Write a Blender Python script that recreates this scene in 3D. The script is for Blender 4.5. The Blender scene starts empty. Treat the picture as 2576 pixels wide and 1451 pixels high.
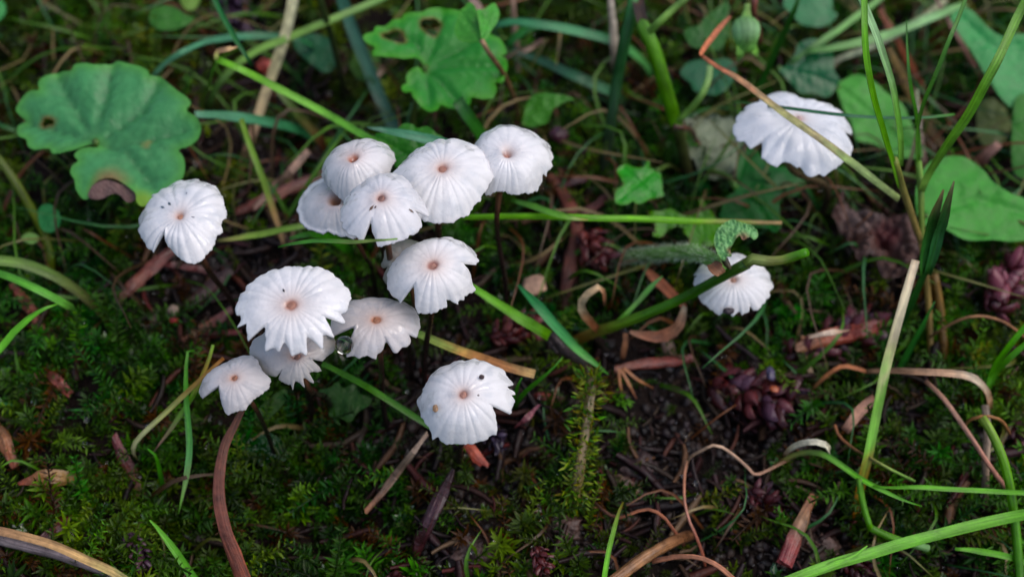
import bpy, math, random
import numpy as np
from mathutils import Vector, noise as mnoise
from mathutils.geometry import delaunay_2d_cdt
random.seed(7); rng = np.random.default_rng(7)
sc = bpy.context.scene
COL = sc.collection
MM = 0.001                                    # everything below is laid out in millimetres

# ------------------------------------------------------------------ camera
PITCH, DIST, HFOV = 55.0, 140.0, 43.0
CW, CH = 2576.0, 1451.0                        # coordinates used to read positions off the photograph
pr = math.radians(PITCH)
CAM = np.array([0.0, -DIST*math.cos(pr), 20 + DIST*math.sin(pr)])
FWD = np.array([0.0, math.cos(pr), -math.sin(pr)])
RGT = np.array([1.0, 0.0, 0.0])
UPV = np.array([0.0, math.sin(pr), math.cos(pr)])
TH = math.tan(math.radians(HFOV/2))
cam_d = bpy.data.cameras.new('camera'); cam = bpy.data.objects.new('camera', cam_d); COL.objects.link(cam)
cam.location = Vector(CAM*MM); cam.rotation_euler = (math.radians(90-PITCH), 0, 0)
cam_d.sensor_width = 36; cam_d.lens = 18/TH; cam_d.clip_start = 0.001; cam_d.clip_end = 100
cam_d.dof.use_dof = True; cam_d.dof.focus_distance = 0.131; cam_d.dof.aperture_fstop = 20.0
sc.camera = cam

# ------------------------------------------------------------------ sky, sun, exposure
SUN_EL, SUN_ROT = math.radians(60), math.radians(95)
w = bpy.data.worlds.new('World'); sc.world = w; w.use_nodes = True
nt = w.node_tree; nt.nodes.clear()
sky = nt.nodes.new('ShaderNodeTexSky'); sky.sky_type = 'NISHITA'; sky.sun_disc = False
sky.sun_elevation = SUN_EL; sky.sun_rotation = SUN_ROT
sky.air_density = 1.0; sky.dust_density = 2.5; sky.ozone_density = 0.6
bg = nt.nodes.new('ShaderNodeBackground'); bg.inputs['Strength'].default_value = 0.125
out = nt.nodes.new('ShaderNodeOutputWorld')
nt.links.new(sky.outputs[0], bg.inputs[0]); nt.links.new(bg.outputs[0], out.inputs[0])
sun_d = bpy.data.lights.new('sun', 'SUN'); sun_d.energy = 0.95; sun_d.angle = math.radians(70); sun_d.color = (1.0, 0.975, 0.95)
sun = bpy.data.objects.new('sun', sun_d); COL.objects.link(sun)
sv = Vector((math.sin(SUN_ROT)*math.cos(SUN_EL), math.cos(SUN_ROT)*math.cos(SUN_EL), math.sin(SUN_EL)))
sun.rotation_euler = (-sv).to_track_quat('-Z', 'Y').to_euler(); sun.location = sv*2
vs = sc.view_settings
vs.view_transform = 'Standard'; vs.look = 'None'; vs.exposure = 0.38; vs.gamma = 1.0; vs.use_curve_mapping = False
sc.cycles.use_denoising = True
sc.cycles.max_bounces = 8; sc.cycles.transmission_bounces = 6; sc.cycles.caustics_refractive = False

# ------------------------------------------------------------------ maths helpers
def _hash(ix, iy, seed):
    n = (ix.astype(np.int64)*374761393 + iy.astype(np.int64)*668265263 + seed*1274126177) & 0x7fffffff
    n = ((n ^ (n >> 13))*1274126177) & 0x7fffffff
    return ((n ^ (n >> 16)) & 0xffff)/65535.0
def vnoise(x, y, seed=0):
    x = np.asarray(x, float); y = np.asarray(y, float)
    ix = np.floor(x); iy = np.floor(y); fx = x-ix; fy = y-iy
    fx = fx*fx*(3-2*fx); fy = fy*fy*(3-2*fy); ix = ix.astype(int); iy = iy.astype(int)
    a = _hash(ix, iy, seed); b = _hash(ix+1, iy, seed); c = _hash(ix, iy+1, seed); d = _hash(ix+1, iy+1, seed)
    return (a*(1-fx)+b*fx)*(1-fy) + (c*(1-fx)+d*fx)*fy
def fbm(x, y, seed=0, oct=4):
    s = 0; a = 0.5; t = 0
    for o in range(oct):
        s = s + a*vnoise(np.asarray(x)*2**o, np.asarray(y)*2**o, seed+o*17); t += a; a *= 0.5
    return s/t
def gh(x, y):                                  # height of the ground in mm
    x = np.asarray(x, float); y = np.asarray(y, float)
    h = 10*(fbm(x/26, y/26, 3, 3)-0.5) + 5.0*(fbm(x/7, y/7, 11, 3)-0.5)
    return h*np.exp(-(np.maximum(0, np.hypot(x, y)-150)/300)**2)
def ray(px, py):
    a = (px/CW*2-1)*TH; b = (1-py/CH*2)*TH*CH/CW
    d = FWD + RGT*a + UPV*b
    return d
def P(px, py, z):                              # the point of the line of sight at height z
    d = ray(px, py); return CAM + d*((z-CAM[2])/d[2])
def G(px, py, dz=0.0):                         # the same, dz above the local ground
    z = dz
    for _ in range(4):
        p = P(px, py, z); z = float(gh(p[0], p[1])) + dz
    return P(px, py, z)
def mmpp(p):                                   # millimetres per photo unit at a point
    return float(np.dot(np.asarray(p)-CAM, FWD))*2*TH/CW
def nrm(v):
    v = np.asarray(v, float); return v/np.maximum(np.linalg.norm(v, axis=-1, keepdims=True), 1e-12)
def catmull(pts, n):
    p = np.asarray(pts, float)
    if len(p) == 2: return p[0] + np.linspace(0, 1, n)[:, None]*(p[1]-p[0])
    q = np.vstack([2*p[0]-p[1], p, 2*p[-1]-p[-2]])
    L = np.r_[0, np.cumsum(np.linalg.norm(np.diff(p[:, :3], axis=0), axis=1)+1e-6)]
    res = []
    for s in np.linspace(0, L[-1], n):
        i = min(int(np.searchsorted(L, s, side='right'))-1, len(p)-2); t = (s-L[i])/(L[i+1]-L[i])
        a, b, c, d = q[i], q[i+1], q[i+2], q[i+3]
        res.append(0.5*((2*b)+(-a+c)*t+(2*a-5*b+4*c-d)*t*t+(-a+3*b-3*c+d)*t**3))
    return np.array(res)
def lin(c):
    c = np.asarray(c, float)/255.0
    return np.where(c <= 0.04045, c/12.92, ((c+0.055)/1.055)**2.4)
def ramp(cols, t):
    c = lin(cols); x = np.linspace(0, 1, len(c)); t = np.asarray(t)
    if len(c) == 1: return np.repeat(c, len(t), 0)
    return np.stack([np.interp(t, x, c[:, k]) for k in range(3)], -1)

# ------------------------------------------------------------------ materials
def plant(name, rough=0.45, trans=0.2, spec=0.5, bump=0.25, bscale=2500, vary=0.35, nscale=700, coat=0.0, sat=1.0, streak=0.28):
    m = bpy.data.materials.new(name); m.use_nodes = True; n = m.node_tree.nodes; l = m.node_tree.links; n.clear()
    o = n.new('ShaderNodeOutputMaterial'); b = n.new('ShaderNodeBsdfPrincipled')
    at = n.new('ShaderNodeAttribute'); at.attribute_name = 'Col'
    tc = n.new('ShaderNodeTexCoord')
    nz = n.new('ShaderNodeTexNoise'); nz.inputs['Scale'].default_value = nscale; nz.inputs['Detail'].default_value = 4
    l.new(tc.outputs['Object'], nz.inputs['Vector'])
    mr = n.new('ShaderNodeMapRange'); mr.inputs[1].default_value = 0.25; mr.inputs[2].default_value = 0.75
    mr.inputs[3].default_value = 1-vary; mr.inputs[4].default_value = 1+vary; l.new(nz.outputs[0], mr.inputs[0])
    mx = n.new('ShaderNodeVectorMath'); mx.operation = 'SCALE'
    hs = n.new('ShaderNodeHueSaturation'); hs.inputs['Saturation'].default_value = sat; l.new(at.outputs['Color'], hs.inputs['Color'])
    sa = n.new('ShaderNodeAttribute'); sa.attribute_name = 'St'
    sm = n.new('ShaderNodeVectorMath'); sm.operation = 'MULTIPLY'; sm.inputs[1].default_value = (6.0, 0.22, 1.0); l.new(sa.outputs['Vector'], sm.inputs[0])
    sn = n.new('ShaderNodeTexNoise'); sn.inputs['Scale'].default_value = 1.0; sn.inputs['Detail'].default_value = 2; l.new(sm.outputs[0], sn.inputs['Vector'])
    sr = n.new('ShaderNodeMapRange'); sr.inputs[1].default_value = 0.3; sr.inputs[2].default_value = 0.7; sr.inputs[3].default_value = 1-streak; sr.inputs[4].default_value = 1+streak
    l.new(sn.outputs[0], sr.inputs[0]); mm_ = n.new('ShaderNodeMath'); mm_.operation = 'MULTIPLY'; l.new(sr.outputs[0], mm_.inputs[0]); l.new(mr.outputs[0], mm_.inputs[1])
    l.new(hs.outputs[0], mx.inputs[0]); l.new(mm_.outputs[0], mx.inputs['Scale'])
    l.new(mx.outputs[0], b.inputs['Base Color'])
    r2 = n.new('ShaderNodeMapRange'); r2.inputs[1].default_value = 0.3; r2.inputs[2].default_value = 0.7
    r2.inputs[3].default_value = rough*0.7; r2.inputs[4].default_value = min(1, rough*1.3); l.new(nz.outputs[0], r2.inputs[0])
    l.new(r2.outputs[0], b.inputs['Roughness'])
    b.inputs['Specular IOR Level'].default_value = spec
    if coat: b.inputs['Coat Weight'].default_value = coat; b.inputs['Coat Roughness'].default_value = 0.12
    if bump:
        n2 = n.new('ShaderNodeTexNoise'); n2.inputs['Scale'].default_value = bscale; n2.inputs['Detail'].default_value = 3
        l.new(tc.outputs['Object'], n2.inputs['Vector'])
        bp = n.new('ShaderNodeBump'); bp.inputs['Strength'].default_value = bump; bp.inputs['Distance'].default_value = 0.0002
        ad = n.new('ShaderNodeMath'); ad.operation = 'MULTIPLY_ADD'; ad.inputs[1].default_value = 1.5; l.new(sn.outputs[0], ad.inputs[0]); l.new(n2.outputs[0], ad.inputs[2])
        l.new(ad.outputs[0], bp.inputs['Height']); l.new(bp.outputs[0], b.inputs['Normal'])
    if trans:
        t = n.new('ShaderNodeBsdfTranslucent'); l.new(mx.outputs[0], t.inputs['Color'])
        ms = n.new('ShaderNodeMixShader'); ms.inputs[0].default_value = trans
        l.new(b.outputs[0], ms.inputs[1]); l.new(t.outputs[0], ms.inputs[2]); l.new(ms.outputs[0], o.inputs[0])
    else: l.new(b.outputs[0], o.inputs[0])
    return m
M = {}
M['grass'] = plant('grass', 0.36, 0.25, 0.45, 0.3, 4000, 0.22, 500, sat=1.13)
M['leaf'] = plant('leaf', 0.4, 0.2, 0.32, 0.45, 2600, 0.18, 900, sat=1.14)
M['glossy'] = plant('glossy_leaf', 0.24, 0.15, 0.4, 0.25, 500, 0.22, 600, 0.12, sat=1.3)
M['satin'] = plant('satin_leaf', 0.38, 0.18, 0.42, 0.45, 2600, 0.16, 900, sat=1.2)
M['dry'] = plant('dry_plant', 0.55, 0.12, 0.4, 0.5, 2500, 0.4, 900)
M['wood'] = plant('wet_wood', 0.33, 0.0, 0.55, 0.6, 2200, 0.45, 900)
M['moss'] = plant('moss', 0.4, 0.25, 0.25, 0.0, 2500, 0.35, 300, sat=1.35)
M['wetmoss'] = plant('wet_moss', 0.13, 0.15, 0.6, 0.0, 2500, 0.35, 300, 0.5, sat=1.1)
M['soil'] = plant('soil_crumb', 0.5, 0.0, 0.5, 0.6, 4000, 0.4, 900)
M['scale'] = plant('cone_scale', 0.28, 0.0, 0.55, 0.6, 2500, 0.5, 700)
M['stipe'] = plant('stipe', 0.3, 0.0, 0.5, 0.2, 3000, 0.3, 900)
def cap_material():
    m = plant('mushroom_cap', 0.38, 0.14, 0.45, 0.3, 2600, 0.05, 500)
    n = m.node_tree.nodes; l = m.node_tree.links
    b = [x for x in n if x.type == 'BSDF_PRINCIPLED'][0]; tc = [x for x in n if x.type == 'TEX_COORD'][0]
    nz = n.new('ShaderNodeTexNoise'); nz.inputs['Scale'].default_value = 420; nz.inputs['Detail'].default_value = 3; nz.inputs['Distortion'].default_value = 0.6
    l.new(tc.outputs['Object'], nz.inputs['Vector'])
    mr = n.new('ShaderNodeMapRange'); mr.inputs[1].default_value = 0.53; mr.inputs[2].default_value = 0.56
    l.new(nz.outputs[0], mr.inputs[0])                     # patches where a film of water lies on the cap
    l.new(mr.outputs[0], b.inputs['Coat Weight']); b.inputs['Coat Roughness'].default_value = 0.06; b.inputs['Coat IOR'].default_value = 1.8
    n3 = n.new('ShaderNodeTexNoise'); n3.inputs['Scale'].default_value = 900; n3.inputs['Detail'].default_value = 2
    l.new(tc.outputs['Object'], n3.inputs['Vector'])
    b3 = n.new('ShaderNodeBump'); b3.inputs['Strength'].default_value = 0.8; b3.inputs['Distance'].default_value = 0.0004
    l.new(n3.outputs[0], b3.inputs['Height']); l.new(b3.outputs[0], b.inputs['Coat Normal'])
    return m
M['cap'] = cap_material()
def water_material():
    m = bpy.data.materials.new('water'); m.use_nodes = True; b = m.node_tree.nodes['Principled BSDF']
    b.inputs['Base Color'].default_value = (1, 1, 1, 1); b.inputs['Roughness'].default_value = 0.0
    b.inputs['Transmission Weight'].default_value = 1.0; b.inputs['IOR'].default_value = 1.33
    return m
M['water'] = water_material()
def ground_material():
    m = bpy.data.materials.new('wet_soil'); m.use_nodes = True; n = m.node_tree.nodes; l = m.node_tree.links
    b = n['Principled BSDF']; tc = n.new('ShaderNodeTexCoord')
    nz = n.new('ShaderNodeTexNoise'); nz.inputs['Scale'].default_value = 260; nz.inputs['Detail'].default_value = 8
    l.new(tc.outputs['Object'], nz.inputs['Vector'])
    cr = n.new('ShaderNodeValToRGB'); e = cr.color_ramp.elements
    e[0].position = 0.3; e[0].color = (0.003, 0.0018, 0.0015, 1); e[1].position = 0.75; e[1].color = (0.020, 0.011, 0.008, 1)
    l.new(nz.outputs[0], cr.inputs[0]); l.new(cr.outputs[0], b.inputs['Base Color'])
    b.inputs['Roughness'].default_value = 0.85; b.inputs['Specular IOR Level'].default_value = 0.15
    n2 = n.new('ShaderNodeTexNoise'); n2.inputs['Scale'].default_value = 900; n2.inputs['Detail'].default_value = 6
    l.new(tc.outputs['Object'], n2.inputs['Vector'])
    bp = n.new('ShaderNodeBump'); bp.inputs['Strength'].default_value = 0.9; bp.inputs['Distance'].default_value = 0.0008
    l.new(n2.outputs[0], bp.inputs['Height']); l.new(bp.outputs[0], b.inputs['Normal'])
    return m
M['ground'] = ground_material()

# ------------------------------------------------------------------ object helpers
def mesh(name, v, f, col, smooth=True):
    me = bpy.data.meshes.new(name)
    v = np.asarray(v, float)*MM
    if isinstance(f, np.ndarray):
        k = f.shape[1]; me.vertices.add(len(v)); me.vertices.foreach_set('co', v.ravel().astype(np.float32))
        me.loops.add(f.size); me.loops.foreach_set('vertex_index', f.ravel().astype(np.int32))
        me.polygons.add(len(f)); me.polygons.foreach_set('loop_start', np.arange(0, f.size, k, dtype=np.int32))
        me.update(calc_edges=True); me.validate()
    else: me.from_pydata([tuple(a) for a in v], [], [tuple(map(int, a)) for a in f])
    if col is not None:
        a = me.attributes.new('Col', 'FLOAT_COLOR', 'POINT')
        c = np.ones((len(v), 4), np.float32); col = np.asarray(col); c[:, :3] = np.clip(col[:, :3], 0, 1); a.data.foreach_set('color', c.ravel())
        if col.shape[1] == 6:
            s = me.attributes.new('St', 'FLOAT_VECTOR', 'POINT'); s.data.foreach_set('vector', np.ascontiguousarray(col[:, 3:], np.float32).ravel())
    if smooth: me.polygons.foreach_set('use_smooth', np.ones(len(me.polygons), bool))
    me.update(); return me
def obj(name, v, f, col, mat, parent=None, smooth=True, origin=None):
    v = np.asarray(v, float)
    if parent is not None: org = np.array(parent['_org'])
    else: org = np.array(origin) if origin is not None else v[int(np.argmin(v[:, 2]))]
    o = bpy.data.objects.new(name, mesh(name, v-org, f, col, smooth)); COL.objects.link(o)
    o.data.materials.append(M[mat] if isinstance(mat, str) else mat)
    if parent is None: o.location = Vector(org*MM)
    else:
        o.parent = parent
    o['_org'] = [float(a) for a in org]
    return o
LABELS = set()
def tag(o, label, cat, group=None, kind=None):
    if label in LABELS and not group: print('DUPLICATE LABEL', label)
    LABELS.add(label); o['label'] = label; o['category'] = cat
    if group: o['group'] = group
    if kind: o['kind'] = kind
    return o
def thing(name, label, cat, base, group=None):
    o = bpy.data.objects.new(name, None); COL.objects.link(o); o.location = Vector(np.asarray(base)*MM)
    o.empty_display_size = 0.002; o['_org'] = [float(a) for a in base]
    return tag(o, label, cat, group)
REF = nrm([0, -0.45, 0.89])
def frame(pts, roll=0.0):
    T = nrm(np.gradient(pts, axis=0)); B = np.cross(T, REF); bad = np.linalg.norm(B, axis=1) < 0.05
    B[bad] = [1, 0, 0]; B = nrm(B); N = np.cross(B, T)
    c, s = math.cos(roll), math.sin(roll)
    return T, B*c+N*s, N*c-B*s
def ribbon(path, width, cols, taper=(0.5, 1, 1, 0.15), fold=0.16, thick=0.10, n=None, roll=0.0, jit=0.05):
    p = np.asarray(path, float); L = np.linalg.norm(np.diff(p, axis=0), axis=1).sum()
    n = n or int(np.clip(L/1.2, 10, 70)); q = catmull(p, n); t = np.linspace(0, 1, n)
    q = q + (np.stack([vnoise(t*7+rng.random()*99, t*0, k) for k in range(3)], -1)-0.5)*jit*2
    T, B, N = frame(q, roll)
    wd = width*np.interp(t, np.linspace(0, 1, len(taper)), taper)*(1+0.10*(vnoise(t*9+rng.random()*50, t*0, 5)-0.5))
    lt, md, rt = q-B*(wd/2)[:, None]+N*(fold*wd)[:, None], q, q+B*(wd/2)[:, None]+N*(fold*wd)[:, None]; dn = N*thick
    V = np.stack([lt, md, rt, lt-dn, md-dn, rt-dn, lt, lt-dn, rt, rt-dn], 1).reshape(-1, 3); F = []
    for i in range(n-1):
        a = i*10; b = a+10
        for u, v_ in ((0, 1), (1, 2), (5, 4), (4, 3), (7, 6), (8, 9)): F.append((a+u, a+v_, b+v_, b+u))
    F += [(0, 3, 4, 1), (1, 4, 5, 2)]; e = (n-1)*10; F += [(e, e+1, e+4, e+3), (e+1, e+2, e+5, e+4)]
    lane = np.array([0, 1, 2, 0, 1, 2, 0, 0, 2, 2.])
    mid = np.array([0.86, 1.16, 0.86, 0.9, 1, 0.9, 0.86, 0.86, 0.86, 0.86])
    tj = np.repeat(t, 10)+0.10*(vnoise(np.repeat(t, 10)*L*0.5+rng.random()*40, np.tile(lane, n)*2.3, 19)-0.5)*2
    c = ramp(cols, np.clip(tj, 0, 1))*np.tile(mid, n)[:, None]*(1+0.4*(vnoise(np.repeat(t, 10)*L*0.35+rng.random()*40, np.tile(lane, n)*1.7, 9)-0.5))[:, None]
    St = np.stack([(np.tile(lane, n)-1)*np.repeat(wd, 10)*0.5, np.repeat(t*L, 10), np.full(n*10, rng.random()*50)], -1)
    return V, F, np.hstack([c, St])
def tube(path, rad, cols, n=None, k=8, taper=(1, 1), flat=1.0, lump=0.0, smoothpath=True, cap=True):
    p = np.asarray(path, float); L = np.linalg.norm(np.diff(p, axis=0), axis=1).sum()
    n = n or int(np.clip(L/1.0, 8, 60)); q = catmull(p, n) if smoothpath else p
    n = len(q); t = np.linspace(0, 1, n); T, B, N = frame(q)
    r = rad*np.interp(t, np.linspace(0, 1, len(taper)), taper); sd = rng.random()*99
    V = []; C = ramp(cols, t); CC = []; SS = []
    for i in range(n):
        for j in range(k):
            a = 2*math.pi*j/k; rr = r[i]*(1+lump*(float(vnoise(t[i]*L*0.8+sd, j*1.3, 4))-0.5)*2)
            V.append(q[i]+B[i]*math.cos(a)*rr+N[i]*math.sin(a)*rr*flat)
            CC.append(C[i]*(1+0.8*(float(vnoise(t[i]*L*0.28+sd, j*1.7, 8))-0.5)+0.3*(float(vnoise(t[i]*L*1.5+sd, j*1.1, 18))-0.5)))
    for i in range(n):
        for j in range(k): SS.append((abs(j/k*2-1)*r[i]*2.6, t[i]*L, sd))
    F = [(i*k+j, i*k+(j+1) % k, (i+1)*k+(j+1) % k, (i+1)*k+j) for i in range(n-1) for j in range(k)]
    if cap: F += [tuple(range(k))[::-1], tuple((n-1)*k+j for j in range(k))]
    return np.array(V), F, np.hstack([np.array(CC), np.array(SS)])
def join(parts):
    V = []; F = []; C = []; o = 0
    for v, f, c in parts:
        V.append(v); C.append(c); F += [tuple(a+o for a in q) for q in f]; o += len(v)
    return np.vstack(V), F, np.vstack(C)
def path(pts): return [G(*p) for p in pts]

def smooth_closed(pts, k=3):
    p = np.asarray(pts, float); m = len(p); r = []
    for i in range(m):
        a, b, c, d = p[i-1], p[i], p[(i+1) % m], p[(i+2) % m]
        for s in range(k):
            t = s/k; r.append(0.5*((2*b)+(-a+c)*t+(2*a-5*b+4*c-d)*t*t+(-a+3*b-3*c+d)*t**3))
    return np.array(r)

# ------------------------------------------------------------------ the ground
def build_ground():
    inner = np.linspace(-150, 150, 261); outer = 150*np.power(40000/150, np.linspace(0, 1, 14)[1:])
    ax = np.r_[-outer[::-1], inner, outer]
    X, Y = np.meshgrid(ax, ax, indexing='ij'); Z = gh(X, Y) + 0.8*(fbm(X/1.6, Y/1.6, 23, 3)-0.5)*(np.hypot(X, Y) < 400)
    n = len(ax); V = np.stack([X, Y, Z], -1).reshape(-1, 3)
    i, j = np.meshgrid(np.arange(n-1), np.arange(n-1), indexing='ij'); a = (i*n+j).ravel()
    F = np.stack([a, a+n, a+n+1, a+1], -1)
    o = bpy.data.objects.new('ground', mesh('ground', V, F, None)); COL.objects.link(o); o.data.materials.append(M['ground'])
    o['kind'] = 'structure'; o['label'] = 'dark wet forest soil under the moss and litter'
build_ground()

# ------------------------------------------------------------------ moss
def moss_proto(kind, seed):
    r = np.random.default_rng(seed); V = []; F = []; C = []
    def leafp(b, d, l, wdt, f):
        side = nrm(np.cross(d, [0, 0, 1.0]) + r.normal(0, 0.15, 3)); up = np.cross(side, d); k = len(V)
        V.extend([b, b+d*l*0.45+side*wdt+up*wdt*0.5, b+d*l+up*(-0.10*l), b+d*l*0.45-side*wdt+up*wdt*0.5])
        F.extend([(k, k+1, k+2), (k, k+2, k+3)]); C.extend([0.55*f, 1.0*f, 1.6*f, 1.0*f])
    if kind == 0:   H = 5.0; nl = 30; l0 = 1.7; lean = 0.25          # upright pointed shoots
    elif kind == 1: H = 7.5; nl = 46; l0 = 0.95; lean = 1.1          # feathery creeping shoots
    else:           H = 3.0; nl = 18; l0 = 2.1; lean = 0.2           # open rosettes
    az = r.random()*6.28; pts = []
    for i in range(6):
        t = i/5; pts.append(np.array([math.cos(az)*lean*H*t*t*0.6, math.sin(az)*lean*H*t*t*0.6, H*t*(1-0.35*lean*t)]))
    pts = np.array(pts)
    for i in range(5):                                                # thin stem
        k = len(V); s = 0.09
        for q in (pts[i], pts[i+1]): V.extend([q+[s, 0, 0], q+[-s/2, s, 0], q+[-s/2, -s, 0]])
        for a in range(3): b = (a+1) % 3; F.extend([(k+a, k+b, k+3+b), (k+a, k+3+b, k+3+a)])
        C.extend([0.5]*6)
    for i in range(nl):
        t = (i+0.5)/nl*0.95+0.05; b = np.array([np.interp(t, np.linspace(0, 1, 6), pts[:, c]) for c in range(3)])
        T = nrm(np.array([np.interp(min(1, t+0.1), np.linspace(0, 1, 6), pts[:, c]) for c in range(3)])-b+[0, 0, 1e-3])
        a = i*2.399+r.normal(0, 0.3)
        e1 = nrm(np.cross(T, [0.3, 0.9, 0.1])); e2 = np.cross(T, e1)
        el = (0.25+0.75*t*t) if kind == 0 else (0.45 if kind == 1 else 0.1+0.9*t)
        d = nrm(e1*math.cos(a)+e2*math.sin(a)+T*el*1.1); l = l0*(0.7+0.5*r.random())*(0.65+0.5*math.sin(math.pi*min(1, t*0.9+0.1)))
        leafp(b, d, l, l*0.13*(1.7 if kind == 2 else 1), 0.8+0.4*r.random())
    return np.array(V), np.array(F), np.array(C)
PROTO = {k: [moss_proto(k, 100*k+s) for s in range(4)] for k in range(3)}
def scatter(protos, pos, scale, tilt, colr, name, label, cat, mat='moss'):
    VV = []; FF = []; CC = []; off = 0
    pick = rng.integers(0, len(protos), len(pos)); az = rng.random(len(pos))*2*math.pi
    for k, (v, f, c) in enumerate(protos):
        ids = np.where(pick == k)[0]
        if not len(ids): continue
        ca, sa = np.cos(az[ids]), np.sin(az[ids]); m = len(ids)
        R = np.zeros((m, 3, 3)); R[:, 0, 0] = ca; R[:, 0, 1] = -sa; R[:, 1, 0] = sa; R[:, 1, 1] = ca; R[:, 2, 2] = 1
        ta = rng.random(m)*2*math.pi; tl = tilt[ids]
        ax = np.stack([np.cos(ta), np.sin(ta), ta*0], -1); K = np.zeros((m, 3, 3))
        K[:, 0, 1] = -ax[:, 2]; K[:, 0, 2] = ax[:, 1]; K[:, 1, 0] = ax[:, 2]; K[:, 1, 2] = -ax[:, 0]; K[:, 2, 0] = -ax[:, 1]; K[:, 2, 1] = ax[:, 0]
        Q = np.eye(3)[None]+np.sin(tl)[:, None, None]*K+(1-np.cos(tl))[:, None, None]*(K@K)
        W = np.einsum('mij,vj->mvi', Q@R, v)*scale[ids][:, None, None]+pos[ids][:, None, :]
        VV.append(W.reshape(-1, 3)); FF.append((f[None]+(np.arange(m)*len(v))[:, None, None]+off).reshape(-1, 3))
        CC.append((colr[ids][:, None, :]*c[None, :, None]).reshape(-1, 3)); off += m*len(v)
    o = obj(name, np.vstack(VV), np.vstack(FF), np.vstack(CC), mat, smooth=False, origin=(0, 0, 0))
    return tag(o, label, cat, kind='stuff')
# patches of moss read off the photograph: centre, radius, density change, colour
OL, GR, DK, BR, YG = (82, 108, 28), (52, 118, 34), (30, 88, 34), (84, 72, 36), (110, 146, 36)
PATCH = [(150, 1300, 380, .9, OL), (420, 1150, 260, .5, OL), (300, 900, 260, .55, GR), (120, 180, 420, .7, OL), (720, 1360, 260, .8, OL), (900, 1380, 200, .5, GR),
         (60, 1100, 120, .9, YG), (230, 700, 260, .2, DK), (1340, 700, 260, .25, DK), (1480, 1160, 130, .8, GR), (1720, 1180, 220, .25, GR), (2330, 1160, 300, .6, GR), (2520, 900, 150, .9, YG),
         (1350, 180, 300, .7, OL), (1950, 860, 200, .3, GR), (1350, 1400, 200, .6, OL), (780, 1050, 160, .4, DK), (2250, 400, 300, .3, DK), (1750, 450, 200, .3, DK), (1850, 120, 200, .5, OL),
         (2000, 1250, 200, .1, GR), (1600, 700, 160, .3, DK), (430, 1000, 120, .5, GR), (2440, 1400, 220, .4, OL), (680, 200, 250, -.35, BR),
         (1130, 930, 170, -.7, BR), (1280, 1180, 180, -.5, BR), (2020, 1040, 150, -.6, BR), (620, 760, 170, -.7, BR), (1420, 600, 150, -.6, BR), (2150, 620, 220, -.6, BR), (1700, 1320, 180, -.4, BR), (900, 1150, 120, -.3, DK), (2350, 1300, 140, -.5, BR), (1600, 1200, 110, -1.0, BR), (1150, 1390, 150, -.9, BR), (2060, 1380, 120, -.9, BR), (1470, 1340, 110, -.6, BR), (1000, 1080, 130, -.5, DK), (1900, 1010, 130, -.6, BR), (520, 640, 140, -.6, BR), (760, 480, 120, -.6, BR), (1700, 1000, 220, -.5, BR), (1800, 1330, 200, -.4, BR), (1350, 1050, 160, -.4, BR), (2250, 1050, 140, -.3, BR), (450, 720, 180, -.3, BR)]
def moss_field(nc):
    x = rng.uniform(-105, 105, nc); y = rng.uniform(-50, 120, nc)
    dens = np.full(nc, 0.48); colr = np.tile(lin(DK)*0.6+lin(OL)*0.4, (nc, 1)); wt = np.ones(nc)*0.35
    for px, py, r, d, c in PATCH:
        g = G(px, py); rr = r*mmpp(g); k = np.exp(-(((x-g[0])/rr)**2+((y-g[1])/(rr*1.15))**2)*1.3)
        dens += (d if d > 0 else d*0.78)*k; colr = colr+lin(c)*k[:, None]; wt += k
    colr = colr/wt[:, None]
    clump = fbm(x/7, y/7, 41, 3)
    keep = rng.random(nc) < np.clip(dens*(0.2+2.4*np.clip(clump-0.32, 0, 1)*1.6), 0.02, 1)
    x, y, colr = x[keep], y[keep], colr[keep]
    n = len(x); hue = rng.normal(0, 1, n)
    colr = colr*np.exp(0.5*rng.normal(0, 1, n)+1.2*(fbm(x/9, y/9, 77, 2)-0.5))[:, None]*np.stack([1+0.22*hue, np.ones(n), 1-0.15*hue], -1)
    brown = rng.random(n) < 0.12; colr[brown] = lin((96, 62, 34))*np.exp(0.3*rng.normal(0, 1, brown.sum()))[:, None]
    return np.stack([x, y, gh(x, y)-0.3], -1), np.clip(colr, 0.003, 0.5)
pos, colr = moss_field(17000); n = len(pos)
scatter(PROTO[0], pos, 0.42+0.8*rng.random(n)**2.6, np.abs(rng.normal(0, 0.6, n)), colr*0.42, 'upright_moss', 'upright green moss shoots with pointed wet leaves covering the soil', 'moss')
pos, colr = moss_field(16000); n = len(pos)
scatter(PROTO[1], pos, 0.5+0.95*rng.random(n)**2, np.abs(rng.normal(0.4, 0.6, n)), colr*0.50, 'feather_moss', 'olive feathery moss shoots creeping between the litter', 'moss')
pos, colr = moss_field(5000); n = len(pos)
scatter(PROTO[2], pos, 0.35+0.45*rng.random(n), np.abs(rng.normal(0, 0.5, n)), colr*0.6, 'star_moss', 'open star shaped moss rosettes with dark glossy leaves', 'moss', 'wetmoss')

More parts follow.
